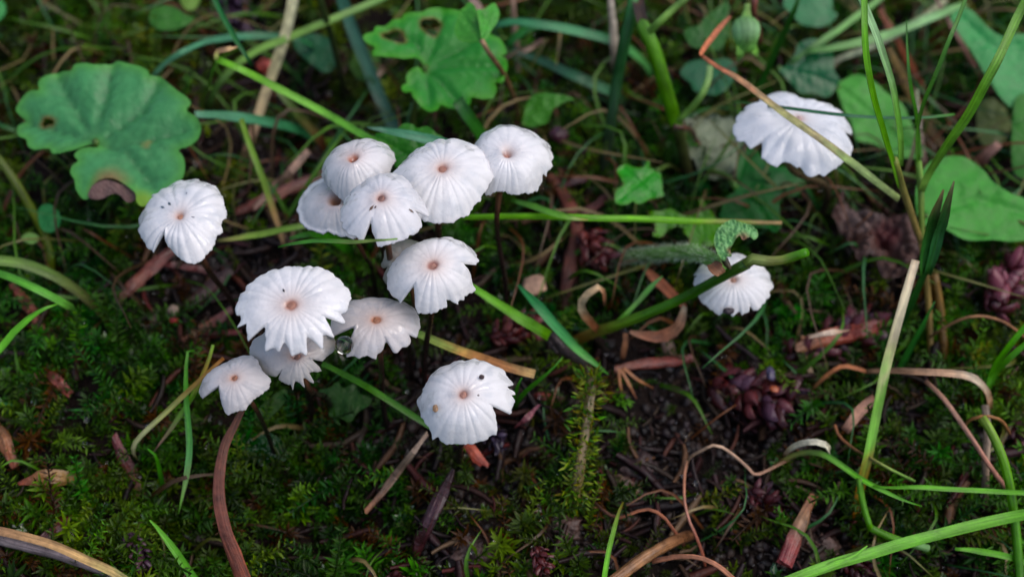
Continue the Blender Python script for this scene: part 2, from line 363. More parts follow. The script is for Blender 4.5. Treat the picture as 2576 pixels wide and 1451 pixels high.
# ------------------------------------------------------------------ crumbs, needle litter, droplets (uncountable)
ICO_V = None
def icosa():
    t = (1+5**0.5)/2
    v = nrm(np.array([(-1, t, 0), (1, t, 0), (-1, -t, 0), (1, -t, 0), (0, -1, t), (0, 1, t), (0, -1, -t), (0, 1, -t), (t, 0, -1), (t, 0, 1), (-t, 0, -1), (-t, 0, 1)], float))
    f = np.array([(0, 11, 5), (0, 5, 1), (0, 1, 7), (0, 7, 10), (0, 10, 11), (1, 5, 9), (5, 11, 4), (11, 10, 2), (10, 7, 6), (7, 1, 8), (3, 9, 4), (3, 4, 2), (3, 2, 6), (3, 6, 8), (3, 8, 9), (4, 9, 5), (2, 4, 11), (6, 2, 10), (8, 6, 7), (9, 8, 1)])
    return v, f
def subdiv(v, f):
    v = list(map(tuple, v)); cache = {}; out = []
    def mid(a, b):
        k = (min(a, b), max(a, b))
        if k not in cache: v.append(tuple(nrm(np.array(v[a])+np.array(v[b])))); cache[k] = len(v)-1
        return cache[k]
    for a, b, c in f:
        x, y, z = mid(a, b), mid(b, c), mid(c, a); out += [(a, x, z), (b, y, x), (c, z, y), (x, y, z)]
    return np.array(v), np.array(out)
iv, if_ = icosa()
crumbs = []
for s in range(5):
    r = np.random.default_rng(s); v = iv*(0.6+0.8*r.random((12, 1)))*np.array([1, 0.8, 0.6]); crumbs.append((v, if_, 0.6+0.8*r.random(12)))
n = 9000; x = rng.uniform(-100, 100, n); y = rng.uniform(-45, 110, n)
BARE = [G(px, py) for px, py, r, d, c in PATCH if d < 0]; BR_ = [r*0.045 for px, py, r, d, c in PATCH if d < 0]
def bare(k):                                     # more loose stuff where the soil shows
    i = rng.integers(0, len(BARE), k); b = np.array(BARE)[i]; r = np.array(BR_)[i]
    return b[:, 0]+rng.normal(0, 0.7, k)*r, b[:, 1]+rng.normal(0, 0.8, k)*r
bx_, by_ = bare(9000); x = np.r_[x, bx_]; y = np.r_[y, by_]; n = len(x)
cpal = lin([(44, 29, 25), (54, 35, 28), (34, 24, 23), (60, 42, 32), (48, 31, 34)])
scatter(crumbs, np.stack([x, y, gh(x, y)+0.2], -1), 0.16+0.85*rng.random(n)**3.5, rng.random(n)*3, cpal[rng.integers(0, 5, n)]*0.5, 'soil_crumbs', 'loose dark brown soil crumbs lying on the ground', 'soil', 'soil')
ndl = []
for s in range(6):
    r = np.random.default_rng(50+s); L = 1.0; nn = 5; V = []; F = []
    bend = r.normal(0, 0.12); wv = 0.05+0.05*r.random()
    for i in range(nn):
        t = i/(nn-1)-0.5; c = np.array([t, bend*(1-4*t*t), 0.1*r.normal()*0.3]); ww = wv*(1-1.2*t*t*2*0.6)
        V += [c+[0, ww, 0], c+[0, -ww, 0], c+[0, 0, ww*0.6]]
    for i in range(nn-1):
        for a in range(3): b = (a+1) % 3; F += [(i*3+a, i*3+b, i*3+3+b), (i*3+a, i*3+3+b, i*3+3+a)]
    ndl.append((np.array(V), np.array(F), 0.8+0.4*r.random(len(V))))
n = 3000; x = rng.uniform(-100, 100, n); y = rng.uniform(-45, 110, n)
bx_, by_ = bare(550); x = np.r_[x, bx_]; y = np.r_[y, by_]; n = len(x)
npal = lin([(126, 62, 40), (104, 50, 36), (140, 96, 62), (90, 42, 38), (160, 124, 88), (84, 38, 44), (124, 40, 34)])
scatter(ndl, np.stack([x, y, gh(x, y)+0.4+2.6*rng.random(n)], -1), 1.2+6.5*rng.random(n)**2.2, np.abs(rng.normal(0, 0.35, n)), npal[rng.integers(0, 7, n)]*(0.07+0.40*rng.random((n, 1))**2.4), 'needle_litter', 'fine brown needles and plant scraps scattered through the moss', 'litter', 'dry')
dv_, df_ = subdiv(*icosa()); drop = [(dv_, df_, np.ones(len(dv_)))]
n = 900; x = rng.uniform(-80, 80, n); y = rng.uniform(-35, 85, n)
o = scatter(drop, np.stack([x, y, gh(x, y)+1.5+2.2*rng.random(n)], -1), 0.12+0.30*rng.random(n)**3, rng.random(n), np.ones((n, 3)), 'water_droplets', 'tiny clear water droplets caught on the moss', 'droplets', 'water')
o.data.polygons.foreach_set('use_smooth', np.ones(len(o.data.polygons), bool))

def tangle():
    parts = []
    pal = [[(74, 116, 40), (96, 140, 50)], [(130, 112, 72), (160, 140, 98)], [(54, 104, 54), (76, 130, 72)], [(110, 70, 46), (130, 84, 56)], [(90, 96, 44), (120, 120, 60)], [(70, 54, 36), (96, 70, 44)]]
    for k in range(1050):
        back = k < 880
        x = rng.uniform(-85, 85) if k % 3 else rng.uniform(20, 90); y = rng.uniform(14, 100) if back else rng.uniform(-30, 25)
        L = rng.uniform(6, 26) if back else rng.uniform(5, 14); a = rng.random()*6.28; rise = rng.uniform(0.1, 0.9 if back else 0.35)*L
        d = np.array([math.cos(a), math.sin(a), 0]); s = np.array([-d[1], d[0], 0])*rng.normal(0, 0.18)*L; z0 = float(gh(x, y)); b = np.array([x, y, z0])
        e = b+d*L*0.9; ze = float(gh(e[0], e[1])); e[2] = ze+rng.uniform(1, 3)+rise*0.5
        m = (b+e)/2+s; m[2] = min(max(m[2], z0)+rise, z0+8)
        parts.append(ribbon([b-[0, 0, 0.5], m, e], rng.uniform(0.2, 0.6), pal[(0, 2, 4, 0, 2, 1, 3, 5)[rng.integers(0, 8)]], (0.8, 1, 0.7, 0.1), n=9))
    v, f, c = join(parts)
    tag(obj('grass_tangle', v, f, np.hstack([c[:, :3]*0.75, c[:, 3:]]), 'grass', origin=(0, 0, 0)), 'tangle of thin dull grass and dead stalks woven through the moss', 'grass', kind='stuff')
tangle()

# ------------------------------------------------------------------ mushrooms
def zm(reg, pts):                                # zoomed photo coordinates -> photo units
    x0, y0, s = reg; return [((x0+a/s)*0.62891, (y0+b/s)*0.62891) for a, b in pts]
def onplane(px, py, o, n):
    d = ray(px, py); return CAM + d*(np.dot(o-CAM, n)/np.dot(d, n))
def mushroom(label, reg, outline, centre, z, tilt, h, base, prof=2.0, ribs=18, rib=0.22, white=(248, 244, 243), hollow=0.10, eye=(168, 92, 62), eyer=0.075, lip=0.0, nth=224, tears=(), stipe=((150, 96, 66), (46, 30, 26), (26, 17, 16), (20, 13, 13))):
    eyer = eyer*1.2; ol = zm(reg, outline); cx, cy = zm(reg, [centre])[0]
    n = nrm([math.tan(math.radians(tilt[0])), math.tan(math.radians(tilt[1])), 1.0])
    A = P(cx, cy, z); O = A-n*h
    R3 = np.array([onplane(x, y, O, n) for x, y in smooth_closed(ol, 3)])
    e1 = nrm(np.cross([0, 1, 0], n)); e2 = np.cross(n, e1)
    loc = np.stack([(R3-O)@e1, (R3-O)@e2], -1)
    th = np.linspace(0, 2*math.pi, nth, endpoint=False); rad = np.zeros(nth)
    m = len(loc)
    for k, a in enumerate(th):
        d = np.array([math.cos(a), math.sin(a)]); best = 1e9
        for i in range(m):
            p, q = loc[i], loc[(i+1) % m]; e = q-p; det = d[0]*(-e[1])+d[1]*e[0]
            if abs(det) < 1e-9: continue
            t = (p[0]*(-e[1])+p[1]*e[0])/det; s = (d[0]*p[1]-d[1]*p[0])/det
            if t > 0 and -1e-6 <= s <= 1+1e-6: best = min(best, t)
        rad[k] = best
    rad[rad > 1e8] = np.median(rad)
    rad = rad*(1+0.030*(fbm(np.cos(th)*14+3, np.sin(th)*14+3, 31, 2)-0.5)+0.018*(vnoise(th*22, th*0, 61)-0.5))
    Rm = np.median(rad)
    seed = rng.integers(0, 999)
    ph = th*ribs+1.8*(fbm(np.cos(th)*2+5, np.sin(th)*2+5, seed, 2)-0.5)*4
    gm = 0.45+1.1*fbm(np.cos(th)*3+1, np.sin(th)*3+1, seed+5, 2)
    groove = (np.abs(np.sin(ph/2))-0.62)*gm*0.95 + 0.12*np.sin(ph*0.5+seed)
    rad = rad*(1+0.022*(np.abs(np.sin(ph/2))-0.6)*gm)
    rs = np.array([np.percentile(rad[np.arange(k-20, k+21) % nth], 68) for k in range(nth)])
    rs = np.array([np.mean(rs[np.arange(k-9, k+10) % nth]) for k in range(nth)])
    qq = rad/rs; knee = 0.8*np.minimum(qq, 1)
    ts = np.r_[np.linspace(0.0, 0.12, 6), np.linspace(0.16, 0.9, 13), 0.95, 0.985, 1.0]
    up = []; cols = []
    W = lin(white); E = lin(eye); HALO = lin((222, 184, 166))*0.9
    for t in ts:
        rr = rs*np.where(t < knee, t, knee+(t-knee)/(1-knee)*(qq-knee)); te = rr/rs
        hh = h*(1-np.minimum(te, 1.08)**prof) - hollow*h*math.exp(-(t/0.10)**2)*1.4 + lip*math.exp(-((1-t)/0.10)**2) - 0.055*Rm*max(0, (t-0.8)/0.2)**2.2 + 0.04*Rm*math.exp(-((t-0.62)/0.22)**2)
        loc_n = fbm(np.cos(th)*t*3+9, np.sin(th)*t*3+9, seed+3, 3)-0.5
        hh = hh + 0.64*rib*np.clip((t-0.10)/0.65, 0, 1)**1.2*groove*Rm/5.5 + loc_n*0.25*t
        p = O+e1*(np.cos(th)*rr)[:, None].repeat(3, 1)+e2*(np.sin(th)*rr)[:, None].repeat(3, 1)+n*hh[:, None]
        up.append(p)
        eg = 1/(1+math.exp((t-eyer)*55)); hl = 0.55*math.exp(-(t/(eyer*1.9))**2)+0.45*math.exp(-(t/(eyer*3.6))**2)
        c = W*(1-hl*0.8)+HALO*hl*0.8; c = c*(1-eg)+E*eg
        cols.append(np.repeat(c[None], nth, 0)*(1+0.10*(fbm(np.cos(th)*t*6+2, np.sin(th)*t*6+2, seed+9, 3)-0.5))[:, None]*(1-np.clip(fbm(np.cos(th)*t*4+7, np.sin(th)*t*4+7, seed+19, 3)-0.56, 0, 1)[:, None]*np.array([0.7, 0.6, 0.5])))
    up = np.array(up); k = len(ts)
    th_ = (0.55*(1-ts)+0.13)[:, None, None]
    dn = up-n*th_; V = np.vstack([up.reshape(-1, 3), dn.reshape(-1, 3)])
    F = []
    ii, jj = np.meshgrid(np.arange(k-1), np.arange(nth), indexing='ij'); ii = ii.ravel(); jj = jj.ravel(); j2 = (jj+1) % nth
    F.append(np.stack([ii*nth+jj, (ii+1)*nth+jj, (ii+1)*nth+j2, ii*nth+j2], -1))
    o2 = k*nth; F.append(np.stack([o2+ii*nth+jj, o2+ii*nth+j2, o2+(ii+1)*nth+j2, o2+(ii+1)*nth+jj], -1))
    j = np.arange(nth); b = (j+1) % nth; e = (k-1)*nth
    F.append(np.stack([e+j, o2+e+j, o2+e+b, e+b], -1))
    F = np.vstack(F); C = np.vstack([np.array(cols).reshape(-1, 3), np.tile(W*0.85, (k*nth, 1))])
    bp = G(base[0], base[1], -0.6)
    t_ = thing('mushroom', label, 'mushroom', bp, 'small white ribbed mushrooms in the moss')
    cap = obj('cap', V, F, C, 'cap', t_)
    # brown sunken eye in the middle of the cap
    ev = [A-n*(hollow*h*1.4-0.05)]; er = Rm*eyer*0.8
    for q in range(20):
        a = q*math.pi/10; ev.append(A-n*(hollow*h*1.1-0.10)+e1*math.cos(a)*er*(1+0.15*math.sin(3*a+seed))+e2*math.sin(a)*er*(1+0.12*math.cos(2*a+seed)))
    top = len(ev); ev += [q_-n*0.25 for q_ in ev[:top]]
    ef = [(0, 1+q, 1+(q+1) % 20) for q in range(20)]+[(1+q, top+1+q, top+1+(q+1) % 20, 1+(q+1) % 20) for q in range(20)]+[(top, top+1+(q+1) % 20, top+1+q) for q in range(20)]
    obj('cap_eye', np.array(ev), ef, np.tile(E*0.72+HALO*0.28, (len(ev), 1))*np.r_[0.85, np.ones(20), np.ones(21)][:, None], 'dry', cap)
    # short slits torn through the cap
    flat = up.reshape(-1, 3); rel = flat-CAM; dz = rel@FWD
    pix = np.stack([((rel@RGT)/dz/TH+1)*CW/2, (1-(rel@UPV)/dz/(TH*CH/CW))*CH/2], -1)
    for tx, ty, tl, tw, tc in tears:
        q = np.array(zm(reg, [(tx, ty)])[0]); s0 = flat[int(np.argmin(np.linalg.norm(pix-q, axis=1)))]+n*0.06
        d = nrm((s0-A)-n*np.dot(s0-A, n)); sl = nrm(flat[int(np.argmin(np.linalg.norm(flat-(s0+d*0.5), axis=1)))]-s0+n*0.06+1e-6); s_ = np.cross(n, d); mp_ = mmpp(s0)/reg[2]*0.62891
        tv = [s0+sl*tl*mp_*0.5, s0+s_*tw*mp_*0.5, s0-sl*tl*mp_*0.5, s0-s_*tw*mp_*0.5]; tv += [w_-n*0.12 for w_ in tv]
        obj('tear', np.array(tv), [(0, 1, 2, 3), (7, 6, 5, 4), (0, 4, 5, 1), (1, 5, 6, 2), (2, 6, 7, 3), (3, 7, 4, 0)], np.tile(lin(tc), (8, 1)), 'dry', cap, smooth=False)
    # gills: widely spaced plates under the cap
    gv = []; gf = []
    ng = 16
    for g in range(ng):
        kk = int(g*nth/ng); k0 = len(gv)
        for ti in (7, 11, 15, 18):
            a = dn[ti, kk]; dep = (0.9, 1.0, 0.7, 0.15)[(7, 11, 15, 18).index(ti)]*Rm/6
            s = np.cross(n, nrm(dn[18, kk]-dn[7, kk]))*0.06
            gv += [a+s+n*0.05, a-s+n*0.05, a-n*dep]
        for q in range(3):
            b0 = k0+q*3
            gf += [(b0, b0+3, b0+5, b0+2), (b0+1, b0+2, b0+5, b0+4)]
    go = obj('gills', np.array(gv), gf, np.tile(W*0.9, (len(gv), 1)), 'cap', cap); go['kind'] = 'stuff'
    top_p = A-n*(hollow*h*1.4+0.45); L = np.linalg.norm(top_p-bp)
    s1 = top_p-n*L*0.3; s2 = bp+np.array([0, 0, L*0.3])
    st = [top_p, s1*0.75+(top_p*0.6+bp*0.4)*0.25, s2*0.8+(top_p*0.3+bp*0.7)*0.2, bp]
    v, f, c = tube(st, 0.36*Rm/5.5+0.08, list(stipe), n=26, k=9, taper=(1.15, 0.9, 0.95, 1.05))
    obj('stipe', v, f, c, 'stipe', t_)
    return t_, A, n
R1 = (540, 680, 3.8175); R2 = (1180, 540, 3.224); R3_ = (1560, 480, 3.297); R4 = (1500, 920, 4.030)
R5 = (920, 1040, 3.628); R6 = (780, 1160, 2.8); R7 = (1640, 1400, 3.627); R8 = (2700, 320, 3.3026); R9 = (2740, 880, 3.628)
mushroom('lone white ribbed mushroom with torn slits beside the big rounded leaf', R1,
 [(850,105),(965,125),(990,190),(1030,175),(1190,220),(1270,300),(1330,390),(1365,500),(1385,620),(1395,720),(1335,790),(1325,930),(1245,1030),(1220,1110),(1160,1200),(1050,1300),(960,1370),(830,1395),(720,1375),(630,1310),(540,1220),(510,1160),(545,1075),(480,1150),(430,1220),(350,1295),(250,1235),(155,1145),(145,1090),(80,1000),(50,920),(70,850),(55,770),(75,690),(130,610),(160,540),(240,460),(290,435),(190,400),(250,325),(350,350),(400,290),(490,262),(530,145),(690,120),(745,145)],
 (680,700), 27, (-8, 2), 2.2, (615, 850), prof=2.0, ribs=20, rib=0.30, hollow=0.12, eyer=0.055, eye=(196, 132, 100), tears=[(525, 520, 100, 42, (84, 104, 116)), (437, 575, 95, 36, (84, 104, 116)), (785, 375, 60, 18, (130, 132, 146)), (875, 712, 60, 16, (120, 120, 130))])
mushroom('domed white mushroom with a deep orange eye behind the clustered caps', R2,
 [(355,545),(400,430),(480,300),(570,195),(690,125),(800,90),(900,82),(980,85),(1080,130),(1190,165),(1260,230),(1300,300),(1315,370),(1285,450),(1230,560),(1120,680),(1000,770),(880,830),(760,860),(660,855),(590,830),(480,750),(420,680),(385,620)],
 (750,310), 31, (-12, 10), 3.4, (990, 800), prof=2.3, ribs=19, rib=0.30, hollow=0.14, eyer=0.10, eye=(172, 92, 58), white=(241, 237, 237))
mushroom('white mushroom with a bell shaped skirt tucked under two other caps', R2,
 [(290,590),(220,640),(160,760),(100,880),(70,970),(60,1060),(100,1130),(110,1200),(170,1260),(240,1310),(330,1340),(400,1360),(480,1345),(600,1355),(700,1350),(790,1335),(900,1200),(950,1000),(930,800),(850,650),(700,560),(500,520),(380,530)],
 (540,850), 27, (-14, 3), 3.6, (950, 760), prof=1.8, ribs=21, rib=0.32, hollow=0.30, eyer=0.13, eye=(150, 104, 78), white=(243, 240, 241), lip=0.5)
mushroom('white mushroom with split hem lying over its clustered neighbours', R2,
 [(740,700),(870,610),(960,545),(1080,495),(1190,475),(1300,480),(1400,530),(1480,610),(1545,700),(1640,830),(1720,970),(1680,1060),(1640,1070),(1545,1010),(1600,1060),(1645,1120),(1600,1200),(1550,1260),(1470,1290),(1440,1320),(1340,1360),(1240,1390),(1080,1415),(1050,1390),(1030,1330),(1000,1290),(985,1200),(940,1290),(870,1360),(800,1310),(700,1280),(640,1210),(600,1160),(620,1120),(580,1090),(590,1000),(585,930),(620,880),(650,800),(700,760)],
 (1110,800), 36, (0, -4), 2.1, (1000, 840), prof=1.7, ribs=17, rib=0.20, hollow=0.16, eyer=0.085, eye=(150, 98, 88), white=(240, 236, 237), tears=[(975, 960, 95, 36, (118, 90, 74)), (1035, 940, 46, 20, (100, 80, 76)), (1497, 975, 90, 30, (130, 110, 98)), (715, 775, 20, 18, (60, 56, 60))])
mushroom('broad white mushroom, largest of the upper cluster, with wet streaks', R3_,
 [(55,660),(170,570),(270,460),(350,385),(440,345),(520,300),(640,262),(760,255),(860,245),(960,260),(1060,290),(1120,315),(1230,325),(1280,370),(1340,390),(1385,430),(1320,495),(1360,520),(1390,570),(1405,640),(1390,720),(1350,790),(1300,900),(1220,990),(1210,1040),(1150,1100),(1070,1180),(1060,1220),(960,1270),(870,1310),(780,1335),(660,1345),(560,1335),(430,1305),(300,1250),(150,1150),(60,1000),(20,850),(25,720)],
 (690,630), 32.5, (6, -3), 2.6, (1120, 830), prof=2.1, ribs=22, rib=0.26, hollow=0.14, eyer=0.075, eye=(170, 106, 86))
mushroom('rounded white mushroom with soft pink eye at the end of the upper cluster', R3_,
 [(1160,300),(1190,240),(1270,200),(1370,170),(1400,110),(1490,90),(1600,70),(1700,70),(1790,90),(1880,130),(1950,180),(2000,240),(2060,300),(2110,350),(2120,430),(2140,520),(2120,600),(2125,660),(2065,740),(2060,790),(1990,800),(1990,860),(1940,930),(1860,980),(1760,995),(1680,1010),(1600,1005),(1500,985),(1400,970),(1280,950),(1180,860),(1130,740),(1100,600),(1100,450),(1120,360)],
 (1540,450), 31, (8, 2), 3.3, (1273, 830), prof=2.4, ribs=21, rib=0.26, hollow=0.16, eyer=0.06, eye=(190, 130, 112))
mushroom('white mushroom with a cracked brown eye and ragged notched edge', R4,
 [(630,215),(720,175),(780,140),(870,150),(970,130),(1100,125),(1220,105),(1300,150),(1410,175),(1480,210),(1560,245),(1590,310),(1640,370),(1650,420),(1670,500),(1620,580),(1750,640),(1710,685),(1560,655),(1430,650),(1520,740),(1590,870),(1630,890),(1600,930),(1560,980),(1450,1060),(1440,1110),(1335,1150),(1330,1185),(1150,1165),(1165,1245),(1050,1275),(1000,1310),(860,1330),(740,1310),(700,1320),(665,1270),(640,1150),(620,1010),(600,1080),(520,1170),(440,1205),(370,1130),(330,1090),(245,1010),(200,900),(205,830),(185,700),(225,640),(250,560),(330,480),(400,390),(450,320),(540,260)],
 (930,565), 31, (4, -8), 2.8, (1075, 1010), prof=2.1, ribs=20, rib=0.22, hollow=0.13, eyer=0.10, eye=(160, 104, 90))
mushroom('shaded beige mushroom mostly hidden behind the cracked one', R4,
 [(250,205),(400,150),(520,130),(690,185),(800,300),(850,500),(800,700),(600,860),(300,850),(190,860),(125,775),(180,700),(210,660),(150,640),(100,570),(150,480),(155,360),(210,280)],
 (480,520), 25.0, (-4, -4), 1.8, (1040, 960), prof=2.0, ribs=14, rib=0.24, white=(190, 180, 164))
mushroom('largest flat white mushroom with deeply fluted front edge', R5,
 [(380,265),(550,165),(660,125),(760,120),(820,90),(1000,95),(1160,95),(1260,95),(1390,115),(1450,170),(1550,230),(1600,290),(1680,370),(1720,440),(1755,540),(1730,620),(1700,700),(1690,760),(1625,800),(1660,890),(1620,935),(1530,930),(1400,870),(1440,960),(1510,1105),(1400,1095),(1350,1140),(1335,1265),(1240,1210),(1140,1150),(1120,1220),(1115,1365),(1020,1330),(900,1380),(850,1280),(800,1225),(740,1290),(710,1325),(620,1270),(510,1290),(520,1170),(525,1100),(510,1015),(430,1110),(340,1195),(270,1180),(240,1080),(245,940),(160,1025),(110,985),(105,940),(175,865),(160,815),(100,800),(70,740),(90,640),(130,520),(210,430),(280,350)],
 (885,655), 32, (0, -10), 1.6, (800, 1090), prof=2.0, ribs=26, rib=0.14, hollow=0.16, eyer=0.095, eye=(172, 108, 84), nth=288, lip=0.15, tears=[(780, 450, 70, 34, (44, 40, 44))])
mushroom('translucent greyish mushroom with an orange eye beside the water drop', R6,
 [(1740,120),(1830,110),(1880,90),(1990,75),(2080,85),(2150,80),(2240,110),(2330,130),(2420,170),(2480,230),(2510,310),(2515,360),(2525,420),(2500,480),(2460,540),(2390,510),(2420,560),(2390,620),(2310,650),(2290,680),(2220,695),(2150,620),(2100,690),(2040,730),(2025,765),(1940,740),(1850,750),(1780,725),(1700,715),(1695,680),(1740,590),(1785,470),(1640,600),(1580,600),(1560,540),(1530,460),(1510,380),(1540,300),(1600,230),(1660,180)],
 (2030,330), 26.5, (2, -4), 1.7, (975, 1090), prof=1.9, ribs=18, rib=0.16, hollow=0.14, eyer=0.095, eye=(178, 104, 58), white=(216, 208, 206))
mushroom('greyish wavy mushroom pressed beneath the largest fluted cap', R6,
 [(610,590),(605,700),(650,750),(700,800),(740,900),(830,965),(940,990),(985,950),(940,1010),(1070,1060),(1085,1100),(1130,1035),(1225,1070),(1220,1005),(1310,1020),(1325,990),(1290,950),(1415,895),(1330,830),(1390,860),(1480,770),(1560,680),(1565,560),(1540,515),(1400,430),(1200,400),(950,420),(750,480)],
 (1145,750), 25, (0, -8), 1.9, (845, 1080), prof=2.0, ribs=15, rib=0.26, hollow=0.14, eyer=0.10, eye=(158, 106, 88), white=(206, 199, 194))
mushroom('small white mushroom with one wide torn gap and orange eye', R6,
 [(600,715),(500,740),(400,770),(330,820),(240,870),(140,930),(75,1010),(40,1100),(60,1190),(110,1270),(200,1200),(295,1130),(300,1220),(335,1370),(450,1355),(560,1330),(650,1240),(720,1190),(790,1130),(830,1060),(835,980),(770,920),(730,850),(700,780),(640,730)],
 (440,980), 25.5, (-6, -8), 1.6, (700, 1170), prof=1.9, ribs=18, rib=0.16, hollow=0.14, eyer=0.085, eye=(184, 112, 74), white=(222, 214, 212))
M13 = mushroom('white mushroom flecked with grit, notched at the side, standing apart below', R7,
 [(850,150),(925,95),(1000,130),(1100,160),(1240,225),(1360,270),(1390,340),(1450,400),(1480,460),(1495,490),(1410,545),(1510,590),(1520,630),(1460,655),(1530,720),(1500,800),(1470,850),(1465,910),(1420,945),(1330,930),(1220,880),(1245,980),(1260,1080),(1280,1150),(1250,1165),(1240,1210),(1180,1220),(1120,1280),(1050,1310),(950,1330),(860,1360),(720,1355),(560,1355),(520,1335),(440,1300),(400,1260),(320,1265),(310,1210),(280,1170),(270,1110),(200,1040),(165,960),(150,880),(120,830),(90,690),(160,630),(190,560),(240,470),(280,390),(350,300),(460,230),(570,190),(640,150),(780,145)],
 (770,640), 26, (-2, -12), 3.0, (1160, 1215), prof=2.1, ribs=20, rib=0.20, hollow=0.10, eyer=0.075, eye=(166, 108, 92))
mushroom('broad white mushroom with frilled edge lying under a bent straw', R8,
 [(1180,195),(1280,150),(1400,130),(1500,145),(1560,200),(1620,300),(1740,280),(1900,310),(2000,330),(2080,295),(2130,340),(2230,420),(2270,510),(2330,620),(2370,670),(2290,740),(2210,700),(2300,790),(2360,860),(2340,950),(2290,1010),(2200,1080),(2100,1160),(1990,1225),(1910,1210),(1800,1245),(1720,1200),(1650,1140),(1620,1150),(1500,1090),(1390,1090),(1360,1110),(1240,1060),(1150,1000),(1150,930),(1130,850),(1095,895),(1040,915),(980,870),(920,800),(840,780),(800,700),(780,600),(830,460),(900,380),(980,325),(1080,310),(1130,250)],
 (1640,500), 24, (3, 4), 1.5, (2060, 560), prof=2.2, ribs=19, rib=0.26, hollow=0.06, eyer=0.045, eye=(212, 178, 170), white=(247, 245, 246), stipe=((150, 120, 90), (84, 68, 44), (60, 48, 32), (44, 36, 26)))
M15 = mushroom('small white mushroom crossed by a thick green stem', R9,
 [(680,485),(800,480),(890,510),(1000,560),(1100,640),(1180,690),(1230,780),(1270,900),(1280,990),(1220,1060),(1220,1120),(1120,1230),(1100,1270),(990,1315),(940,1265),(920,1330),(830,1365),(790,1335),(690,1385),(640,1340),(560,1340),(520,1365),(420,1320),(340,1270),(250,1190),(205,1130),(170,1000),(130,920),(130,850),(175,815),(120,790),(180,720),(240,625),(330,600),(480,560)],
 (705,860), 17, (0, -6), 2.2, (1860, 860), prof=2.0, ribs=22, rib=0.22, hollow=0.14, eyer=0.07, eye=(170, 120, 96))

